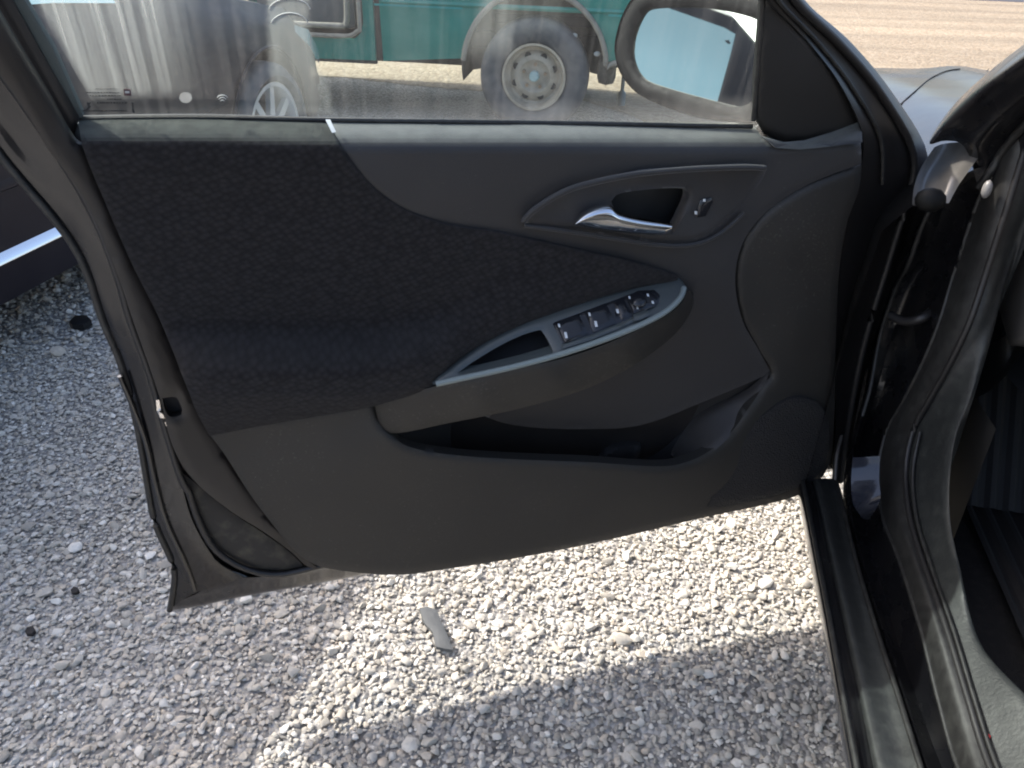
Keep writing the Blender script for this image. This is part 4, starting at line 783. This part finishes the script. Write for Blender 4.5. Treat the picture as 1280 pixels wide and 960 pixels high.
# ------------------------------------------------------------------ dark sedan alongside
def wheel(name, parent, T, r, wd, rim_r, spokes=None, holes=None):
    """T: function local (x along car, y outwards, z up) -> world; wheel axis = y"""
    def rev(prof, n=64):
        V = []; 
        for i in range(n):
            a = 2 * math.pi * i / n
            for (rad, y) in prof: V.append(T(np.array([rad * math.cos(a), y, rad * math.sin(a)])))
        m_ = len(prof); Fc = [(i*m_+j, ((i+1) % n)*m_+j, ((i+1) % n)*m_+j+1, i*m_+j+1) for i in range(n) for j in range(m_-1)]
        return V, Fc
    V, Fc = rev([(rim_r, -wd*.5), (r*.9, -wd*.5), (r*.985, -wd*.42), (r, -wd*.2), (r, wd*.2), (r*.985, wd*.42), (r*.93, wd*.52), (r*.82, wd*.56), (rim_r*1.06, wd*.47), (rim_r, wd*.40), (rim_r*.97, wd*.3)])
    ty = mesh_obj('wheel', V, Fc, tyre_m, parent)
    if spokes:
        V, Fc = rev([(rim_r*1.01, wd*.47), (rim_r*.93, wd*.47), (rim_r*.88, wd*.30), (rim_r*.88, -wd*.3)])
        mesh_obj('rim', V, Fc, alloy_m, ty)
        V, Fc = rev([(rim_r*.9, -wd*.1), (0.001, -wd*.1)]); mesh_obj('brake_disc', V, Fc, frame_m, ty)
        for k in range(spokes):
            a = 2 * math.pi * k / spokes + .63
            c0, s0 = math.cos(a), math.sin(a); V = []
            for t, hw in ((.12, .034), (.5, .020), (.92, .017)):
                rad = rim_r * t
                for sx, yy in ((-1, wd*.40), (1, wd*.40), (1, wd*.28), (-1, wd*.28)):
                    V.append(T(np.array([rad*c0 - sx*hw*s0, yy, rad*s0 + sx*hw*c0])))
            Fc = [(i*4+j, i*4+(j+1) % 4, (i+1)*4+(j+1) % 4, (i+1)*4+j) for i in range(2) for j in range(4)] + [(0, 1, 2, 3), (8, 9, 10, 11)]
            mesh_obj('spoke', V, Fc, alloy_m, ty, sharp=30)
        V, Fc = rev([(rim_r*.2, wd*.30), (rim_r*.2, wd*.42), (rim_r*.14, wd*.45), (.001, wd*.45)], 24); mesh_obj('hub_cap', V, Fc, alloy_m, ty)
    else:
        V, Fc = rev([(rim_r*1.02, wd*.50), (rim_r*.95, wd*.50), (rim_r*.90, wd*.36), (rim_r*.86, wd*.22), (rim_r*.78, wd*.20), (rim_r*.62, wd*.30), (rim_r*.50, wd*.31), (rim_r*.40, wd*.24), (rim_r*.28, wd*.24), (.001, wd*.24)])
        rim = mesh_obj('rim', V, Fc, steel_m, ty)
        for k in range(8):
            a = 2 * math.pi * (k + .45) / 8; cx, cz = .65*rim_r*math.cos(a), .65*rim_r*math.sin(a)
            V = [T(np.array([cx, wd*.285, cz]))]+[T(np.array([cx + .021*math.cos(b), wd*.285, cz + .021*math.sin(b)])) for b in np.linspace(0, 2*math.pi, 16, endpoint=False)]
            V += [T(np.array([cx + .021*math.cos(b), wd*.20, cz + .021*math.sin(b)])) for b in np.linspace(0, 2*math.pi, 16, endpoint=False)]
            Fc = [(0, 1+i, 1+(i+1) % 16) for i in range(16)] + [(1+i, 1+(i+1) % 16, 17+(i+1) % 16, 17+i) for i in range(16)]
            mesh_obj('rim_hole', V, Fc, frame_m, ty, sharp=30)
        V, Fc = rev([(rim_r*.17, wd*.22), (rim_r*.155, wd*.40), (rim_r*.12, wd*.43), (.001, wd*.43)], 24); mesh_obj('hub_cap', V, Fc, hub_m, ty)
        for k in range(5):
            a = 2 * math.pi * (k + .2) / 5; cx, cz = .36*rim_r*math.cos(a), .36*rim_r*math.sin(a)
            V = [T(np.array([cx + .011*math.cos(b), yy, cz + .011*math.sin(b)])) for yy in (wd*.22, wd*.33) for b in np.linspace(0, 2*math.pi, 6, endpoint=False)]
            Fc = [(i, (i+1) % 6, 6+(i+1) % 6, 6+i) for i in range(6)] + [(6, 7, 8, 9, 10, 11)]
            mesh_obj('lug_nut', V, Fc, mat('rusty_lug', (.30, .20, .12), .7) if k == 0 else bpy.data.materials['rusty_lug'], ty, sharp=20)
    return ty

NA = np.array([.215, .977, 0]); NA /= np.linalg.norm(NA); NB = np.array([NA[1], -NA[0], 0])      # forward, towards us (right side)
NO = np.array([-1.49, 2.30, 0]) - NA * 0 - NB * .92                                            # centre line at that station
NF = NO + NA * 2.50                                                                         # nose
def ncar(x, y, z): return NF - NA * x + NB * y + ZV * z
sedan = empty('dark_sedan', tuple(NF - NA * 2.4), label='dark sedan parked parallel on the left, with chrome sill strip and silver alloy wheel', cat='car')
st = np.array([  # x, w, zb, zsh, wt, zt
 (0.00, .60, .26, .50, .46, .56), (0.10, .76, .20, .60, .60, .68), (0.45, .88, .18, .76, .74, .84), (1.0, .915, .18, .86, .77, .93), (1.40, .92, .18, .92, .75, 1.0),
 (2.10, .92, .18, .95, .68, 1.44), (2.8, .92, .18, .97, .70, 1.53), (3.5, .92, .18, .99, .69, 1.50), (4.2, .91, .2, 1.0, .70, 1.12), (4.68, .86, .22, .97, .66, 1.06), (4.85, .70, .30, .80, .55, .95)])
def stat(x): return [np.interp(x, st[:, 0], st[:, k]) for k in range(1, 6)]
def section(x):
    w_, zb, zs, wt, zt = stat(x)
    h = [(0, zb), (w_-.10, zb), (w_-.035, zb+.03), (w_-.012, zb+.10), (w_-.02, zb+.2), (w_-.004, .5*(zb+zs)), (w_, zs-.16), (w_-.012, zs-.13), (w_-.02, zs-.05), (w_-.06, zs), (wt+.25*(w_-wt), zt-.25*(zt-zs)), (wt, zt-.03), (wt-.12, zt), (wt*.5, zt+.02), (0, zt+.025)]
    return [(y, z) for y, z in h] + [(-y, z) for y, z in h[-2:0:-1]]
xs_ = np.unique(np.r_[np.linspace(0, 4.85, 60), st[:, 0]]); V = []; 
for x in xs_: V += [ncar(x, y, z) for y, z in section(x)]
k = len(section(1)); Fc = [(i*k+j, i*k+(j+1) % k, (i+1)*k+(j+1) % k, (i+1)*k+j) for i in range(len(xs_)-1) for j in range(k)] + [tuple(range(k))[::-1], tuple(range((len(xs_)-1)*k, len(xs_)*k))]
body = mesh_obj('body', V, Fc, sedan_m, sedan, sharp=35)
def cyl_cut(target, P, axis, r, depth):
    import bmesh
    bm = bmesh.new(); bmesh.ops.create_cone(bm, cap_ends=True, segments=48, radius1=r, radius2=r, depth=depth)
    q = Vector(axis).to_track_quat('Z', 'Y').to_matrix().to_4x4(); q.translation = Vector(P); bm.transform(q)
    me = bpy.data.meshes.new('cut'); bm.to_mesh(me); bm.free(); me.materials.append(well_m); c = bpy.data.objects.new('cut', me); COL.objects.link(c)
    md = target.modifiers.new('b', 'BOOLEAN'); md.object = c; md.operation = 'DIFFERENCE'; md.solver = 'EXACT'; md.material_mode = 'TRANSFER'
    bpy.context.view_layer.update(); dg = bpy.context.evaluated_depsgraph_get(); nm_ = bpy.data.meshes.new_from_object(target.evaluated_get(dg)); target.modifiers.clear(); target.data = nm_
    bpy.data.objects.remove(c); nm_.set_sharp_from_angle(angle=math.radians(35))
for xx in (.93, 3.78):
    for sd in (1, -1):
        cyl_cut(body, ncar(xx, sd * .85, .335), NB, .375, .5)
        c = ncar(xx, sd * .82, .325)
        wheel('wheel', sedan, lambda p, c=c, sd=sd: c + NA * p[0] + NB * p[1] * sd + ZV * p[2], .325, .21, .235, spokes=8)
        tube('arch_lip', [ncar(xx + .378*math.cos(a), sd * (.925 - .03 * max(0, -math.cos(a)) * (xx < 1)), .335 + .378*math.sin(a)) for a in np.linspace(-.15, math.pi+.15, 16)], .008, sedan_m, sedan, n=40, seg=6)
def side_strip(name, x0, x1, zf, y_off, hh, th, m, par=sedan, sd=1):
    V = []; n_ = 30
    for i in range(n_):
        x = x0 + (x1-x0)*i/(n_-1); w_ = stat(x)[0]; z = zf(x)
        for dy, dz in ((0, -hh), (th, -hh*.7), (th*.9, -hh*.2), (0, hh)): V.append(ncar(x, sd*(w_ + y_off + dy), z + dz))
    Fc = [(i*4+j, i*4+j+1, (i+1)*4+j+1, (i+1)*4+j) for i in range(n_-1) for j in range(3)]; return mesh_obj(name, V, Fc, m, par, sharp=30)
side_strip('chrome_strip', 1.42, 3.35, lambda x: .35, -.018, .016, .018, mat('bright_strip', (.85, .85, .85), .18, 1))
side_strip('crease', 1.3, 3.4, lambda x: .56, -.012, .03, .012, sedan_m)
# greenhouse glass
def glasspanel(name, x0, x1, t0, t1, sd=1, ex=0):
    V = []; n_ = 14
    for i in range(n_):
        for j in range(5):
            u = i/(n_-1); t = t0 + (t1-t0)*j/4; x = x0 + (x1-x0)*u + ex*t
            w_, zb, zs, wt, zt = stat(x); a = np.array([w_-.06, zs]); b = np.array([wt, zt-.03]); m_ = np.array([wt+.25*(w_-wt), zt-.25*(zt-zs)])
            q = a + (m_-a)*t/.75 if t < .75 else m_ + (b-m_)*(t-.75)/.25
            V.append(ncar(x, sd*(q[0]+.006), q[1]+.003))
    Fc = [(i*5+j, i*5+j+1, (i+1)*5+j+1, (i+1)*5+j) for i in range(n_-1) for j in range(4)]
    o = mesh_obj(name, V, Fc, sglass, sedan); return o
for sd in (1, -1):
    glasspanel('side_window', 1.78, 2.72, .08, .86, sd, .22); glasspanel('side_window', 2.84, 3.52, .08, .86, sd, 0)
V = []; 
for x, f in ((1.46, 0), (1.6, .2), (1.78, .45), (1.94, .75), (2.06, 1)):
    w_, zb, zs, wt, zt = stat(x)
    for y in (-1, -.6, -.2, .2, .6, 1): V.append(ncar(x, y*(wt-.06), zt+.028+(1-abs(y))*.02))
mesh_obj('windshield', V, [(i*6+j, i*6+j+1, (i+1)*6+j+1, (i+1)*6+j) for i in range(4) for j in range(5)], sglass, sedan)
hl = mat('headlamp_lens', (.5, .52, .55), .08, .3, coat=1)
for sd in (1, -1):
    V = [ncar(x, sd*(stat(x)[0]-.005), stat(x)[2]-dz) for x in (.10, .25, .42, .6) for dz in (.02, .10 if x < .5 else .05)]
    V = [v + NB*sd*.012 for v in V]
    mesh_obj('headlight', V, [(0, 1, 3, 2), (2, 3, 5, 4), (4, 5, 7, 6)], hl, sedan)
    side_strip('door_handle', 2.35, 2.55, lambda x: .80, -.005, .014, .03, sedan_m, sd=sd)

# ------------------------------------------------------------------ green pickup side-on beyond
TX = np.array([.995, -.1, 0]); TX /= np.linalg.norm(TX); TN = np.array([TX[1], -TX[0], 0])        # along (picture right), towards us
g0 = Plane((0, 0, 0), ZV)(np.array([[664., 167.]]))[0]
wc = g0 - TN * .02 + ZV * .35                                                               # visible wheel outer centre
def tk(x, y, z): return np.array([wc[0], wc[1], 0]) + TX * x + TN * y + ZV * z                 # y=0 body side
truck = empty('green_pickup', tuple(tk(-.9, -.85, 0)), label='green pickup truck with dusty white steel wheel, parked side-on behind the door glass', cat='pickup truck')
tside = Plane(tk(0, 0, 0), TN)
def tpatch(name, outline, h, m, **k): return patch(name, outline, h, m, truck, plane=tside, **k)
def circ(a0, a1, r, n=18, cz=.40): return [(r*math.cos(math.radians(a)), cz + r*math.sin(math.radians(a))) for a in np.linspace(a0, a1, n)]
def tside_poly(name, pts, m, y=0, thick=.04, parent=truck):
    """flat panel cut to shape in the truck's own metres (x, z)"""
    n_ = len(pts); r_ = delaunay_2d_cdt([Vector(p) for p in pts], [(i, (i+1) % n_) for i in range(n_)], [], 1, 1e-5)
    P2 = np.array([tuple(v) for v in r_[0]]); V = [tk(p[0], y, p[1]) for p in P2] + [tk(p[0], y - thick, p[1]) for p in P2]; k = len(P2)
    Fc = [tuple(f) for f in r_[2]] + [tuple(i + k for i in f)[::-1] for f in r_[2]]
    Fc += [(i, (i+1) % n_, k+(i+1) % n_, k+i) for i in range(n_)] if len(P2) == n_ else []
    return mesh_obj(name, V, Fc, m, parent, sharp=30)
ar = circ(172, 8, .45)
tside_poly('bed_side', [(-.98, .40), (-.47, .44)] + ar + [(.50, .47), (1.05, .52), (1.10, 1.12), (-1.0, 1.12)], green_m)
tside_poly('bed_side', [(-.98, .40), (-.47, .44)] + ar + [(.50, .47), (1.05, .52), (1.10, 1.12), (-1.0, 1.12)], green_m, y=-1.62)
# cab with an open doorway
dw = [(-1.12, .56), (-1.10, .62), (-1.10, 1.30), (-1.25, 1.62), (-2.0, 1.62), (-2.35, 1.1), (-2.35, .62), (-2.30, .54), (-1.17, .52)]
def ring_panel(name, outer, innerp, m, y, thick=.05):
    n1, n2 = len(outer), len(innerp); pts = outer + innerp
    ed = [(i, (i+1) % n1) for i in range(n1)] + [(n1+i, n1+(i+1) % n2) for i in range(n2)]
    r_ = delaunay_2d_cdt([Vector(p) for p in pts], ed, [], 0, 1e-5); P2 = np.array([tuple(v) for v in r_[0]]); T = np.array([list(f) for f in r_[2]])
    cc = P2[T].mean(1); T = T[inside(cc, np.array(outer)) & ~inside(cc, np.array(innerp))]
    k = len(P2); V = [tk(p[0], y, p[1]) for p in P2] + [tk(p[0], y-thick, p[1]) for p in P2]
    Fc = [tuple(t) for t in T] + [tuple(t+k)[::-1] for t in T] + [(a, b, b+k, a+k) for a, b in ed]
    return mesh_obj(name, V, Fc, m, truck, sharp=30)
cabo = [(-1.03, .42), (-1.03, 1.12), (-1.06, 1.2), (-1.22, 1.70), (-2.05, 1.70), (-2.55, 1.16), (-3.5, 1.04), (-3.62, .9), (-3.62, .45), (-3.4, .42)] + [(x - 2.85, z) for x, z in circ(172, 8, .45)][::-1] + [(-2.38, .40)]
cabo = [(-1.03, .40), (-2.38, .38)] + [(x - 2.95, z) for x, z in circ(8, 172, .45)] + [(-3.62, .42), (-3.70, .6), (-3.68, .95), (-3.5, 1.04), (-2.55, 1.14), (-2.05, 1.70), (-1.22, 1.70), (-1.06, 1.2), (-1.03, 1.12)]
ring_panel('cab_side', cabo, dw, green_m, 0)
ring_panel('cab_side', cabo, dw, green_m, -1.60)
def tbox(name, lo, hi, m, bev=.01, parent=truck): return box(name, lo, hi, m, parent, bev, fn=lambda p: tk(*p))
tbox('bed_floor', (-.98, -1.60, .60), (1.05, -.46, .66), green_m); tbox('tailgate', (1.06, -1.60, .55), (1.11, -.03, 1.11), green_m)
tbox('rear_bumper', (1.14, -1.66, .40), (1.26, .02, .56), mat('dull_bumper', (.35, .35, .34), .35, .8)); tbox('bed_front', (-1.0, -1.6, .6), (-.95, -.03, 1.11), green_m)
tbox('underframe', (-3.3, -1.25, .46), (1.0, -.35, .56), frame_m); tbox('cab_floor', (-2.4, -1.58, .44), (-1.05, -.06, .50), frame_m)
tbox('roof', (-2.05, -1.62, 1.66), (-1.22, 0, 1.71), green_m, .02); tbox('cab_back', (-1.10, -1.58, .5), (-1.05, -.05, 1.15), frame_m)
tbox('hood', (-3.62, -1.60, .98), (-2.5, -.02, 1.08), green_m, .03); tbox('front_grille', (-3.68, -1.58, .5), (-3.60, -.04, .98), frame_m)
seat_m = mat('grey_seat_cloth', (.10, .10, .105), .9)
tbox('seat', (-1.85, -1.45, .56), (-1.18, -.12, .80), seat_m, .05); tbox('seat_back', (-1.30, -1.45, .75), (-1.12, -.12, 1.3), seat_m, .05)
tbox('body_stripe', (-1.02, .002, .725), (-.46, .006, .737), teal_stripe, 0); tbox('body_stripe', (.44, .002, .725), (1.05, .006, .737), teal_stripe, 0)
def tt(P): return [tk(x, y, z) for x, y, z in P]
tube('door_sill_trim', tt([(-1.125, .012, 1.15), (-1.12, .012, .62), (-1.135, .012, .575), (-1.17, .012, .55), (-1.23, .012, .54), (-1.5, .012, .54), (-2.3, .012, .56)]), .014, beige_m, truck)
tube('door_seal', tt([(-1.20, -.01, 1.15), (-1.205, -.01, .66), (-1.24, -.01, .61), (-1.30, -.01, .595), (-2.3, -.01, .60)]), .018, beige_m, truck)
tube('wheel_arch_lip', tt([(x, .01, z) for x, z in circ(176, 4, .455, 24)] + [(.50, .01, .46), (.58, .01, .46)]), .017, beige_m, truck)
for k_, xx in enumerate((0, -2.95)):
    V = []; n_ = 28
    for a in np.linspace(math.radians(-12), math.radians(192), n_): V += [tk(xx + .47*math.cos(a), -.01, .40 + .47*math.sin(a)), tk(xx + .47*math.cos(a), -.42, .40 + .47*math.sin(a))]
    V += [tk(xx, -.42, .40)]
    Fc = [(i*2, i*2+1, i*2+3, i*2+2) for i in range(n_-1)] + [(i*2+1, len(V)-1, i*2+3) for i in range(n_-1)]
    mesh_obj('wheel_well', V, Fc, well_m, truck)
    for sd in (0, 1):
        c = tk(xx, -.10 if sd == 0 else -1.5, .35); sg = 1 if sd == 0 else -1
        wheel('wheel', truck, lambda p, c=c, sg=sg: c + TX * p[0] + TN * p[1] * sg + ZV * p[2], .35, .235, .20)
tbox('inner_fender_rail', (-.3, -.34, .62), (.35, -.30, .68), frame_m); 
tbox('rear_valance', (.40, -.34, .30), (.52, -.10, .46), well_m, .05)
tbox('inner_bed', (-.62, -1.2, .36), (.60, -.44, 1.05), frame_m); tbox('cab_corner', (-1.06, -1.58, .40), (-.955, -.025, 1.1), frame_m)
tbox('frame_rail', (-2.4, -.42, .34), (-.5, -.34, .42), frame_m, .01)
V, Fc = [], []
for i in range(40):
    x = -.97 + 2.0 * i / 39
    for z, o in ((.735, .002), (.75, .014), (.765, .002)): V.append(tk(x, o, z))
mesh_obj('body_crease', V, [(i*3+j, (i+1)*3+j, (i+1)*3+j+1, i*3+j+1) for i in range(39) for j in range(2)], green_m, truck)
tbox('rear_lamp', (1.02, -.01, .78), (1.11, .006, 1.0), mat('red_lamp_lens', (.35, .01, .01), .2), .004)
tbox('sill_rail', (-2.32, -.05, .375), (-1.03, -.01, .405), frame_m, .006)
for x, z in ((.24, .60), (.39, .50)):
    mesh_obj('reflector_spot', IV * np.array([.022, .012, .016]) + tk(x, -.05, z), IT, ivory, truck)
# thin pole
Pg = Plane((0, 0, 0), ZV)(np.array([[776., 132.]]))[0]
pole = tag(tube('grey_pole', [Pg + ZV * 0.0, Pg + ZV * .02, Pg + ZV * .10, Pg + ZV * .14, Pg + ZV * .36], .022, pole_m, None, n=24), 'thin grey metal pole standing on the gravel beside the rear of the green pickup', 'pole')
vv = pole.data.vertices
for v in vv:
    zz = v.co.z; f = 1.4 if zz < .10 else .65
    v.co.x = Pg[0] + (v.co.x - Pg[0]) * f; v.co.y = Pg[1] + (v.co.y - Pg[1]) * f

# ------------------------------------------------------------------ loose bits on the gravel
G = Plane((0, 0, .022), ZV)
slate = mat('dark_slate_chip', (.095, .10, .10), .75, bump=(60, .5, 'noise', .003))
def chip(name, outline, m, label, cat, z=.022, th=.008, edge=(4, .003)):
    o = patch(name, outline, 0, m, None, plane=Plane((0, 0, z), ZV), thick=th, step=5, edge=edge, curve=False); return tag(o, label, cat)
chip('slate_chip', [(524, 760), (534, 758), (547, 763), (551, 776), (560, 795), (566, 812), (557, 811), (545, 808), (541, 790), (530, 778)], slate, 'long dark grey slate chip lying in the sunlit gravel below the door', 'stone chip')
blk = mat('black_chip', (.006, .006, .007), .6)
chip('black_chip', [(88, 737), (92, 733), (97, 734), (99, 738), (94, 741), (89, 740)], blk, 'small black chip on the gravel just left of the door bottom corner', 'stone chip')
chip('black_chip', [(31, 789), (34, 784), (41, 782), (44, 787), (40, 792), (33, 792)], blk, 'black chip on the shaded gravel nearest the left edge of the photo', 'stone chip')
chip('black_clod', [(86, 402), (94, 394), (108, 394), (114, 400), (104, 406), (90, 406)], blk, 'black clod on the gravel under the sill of the dark sedan', 'clod', z=.03, th=.02)
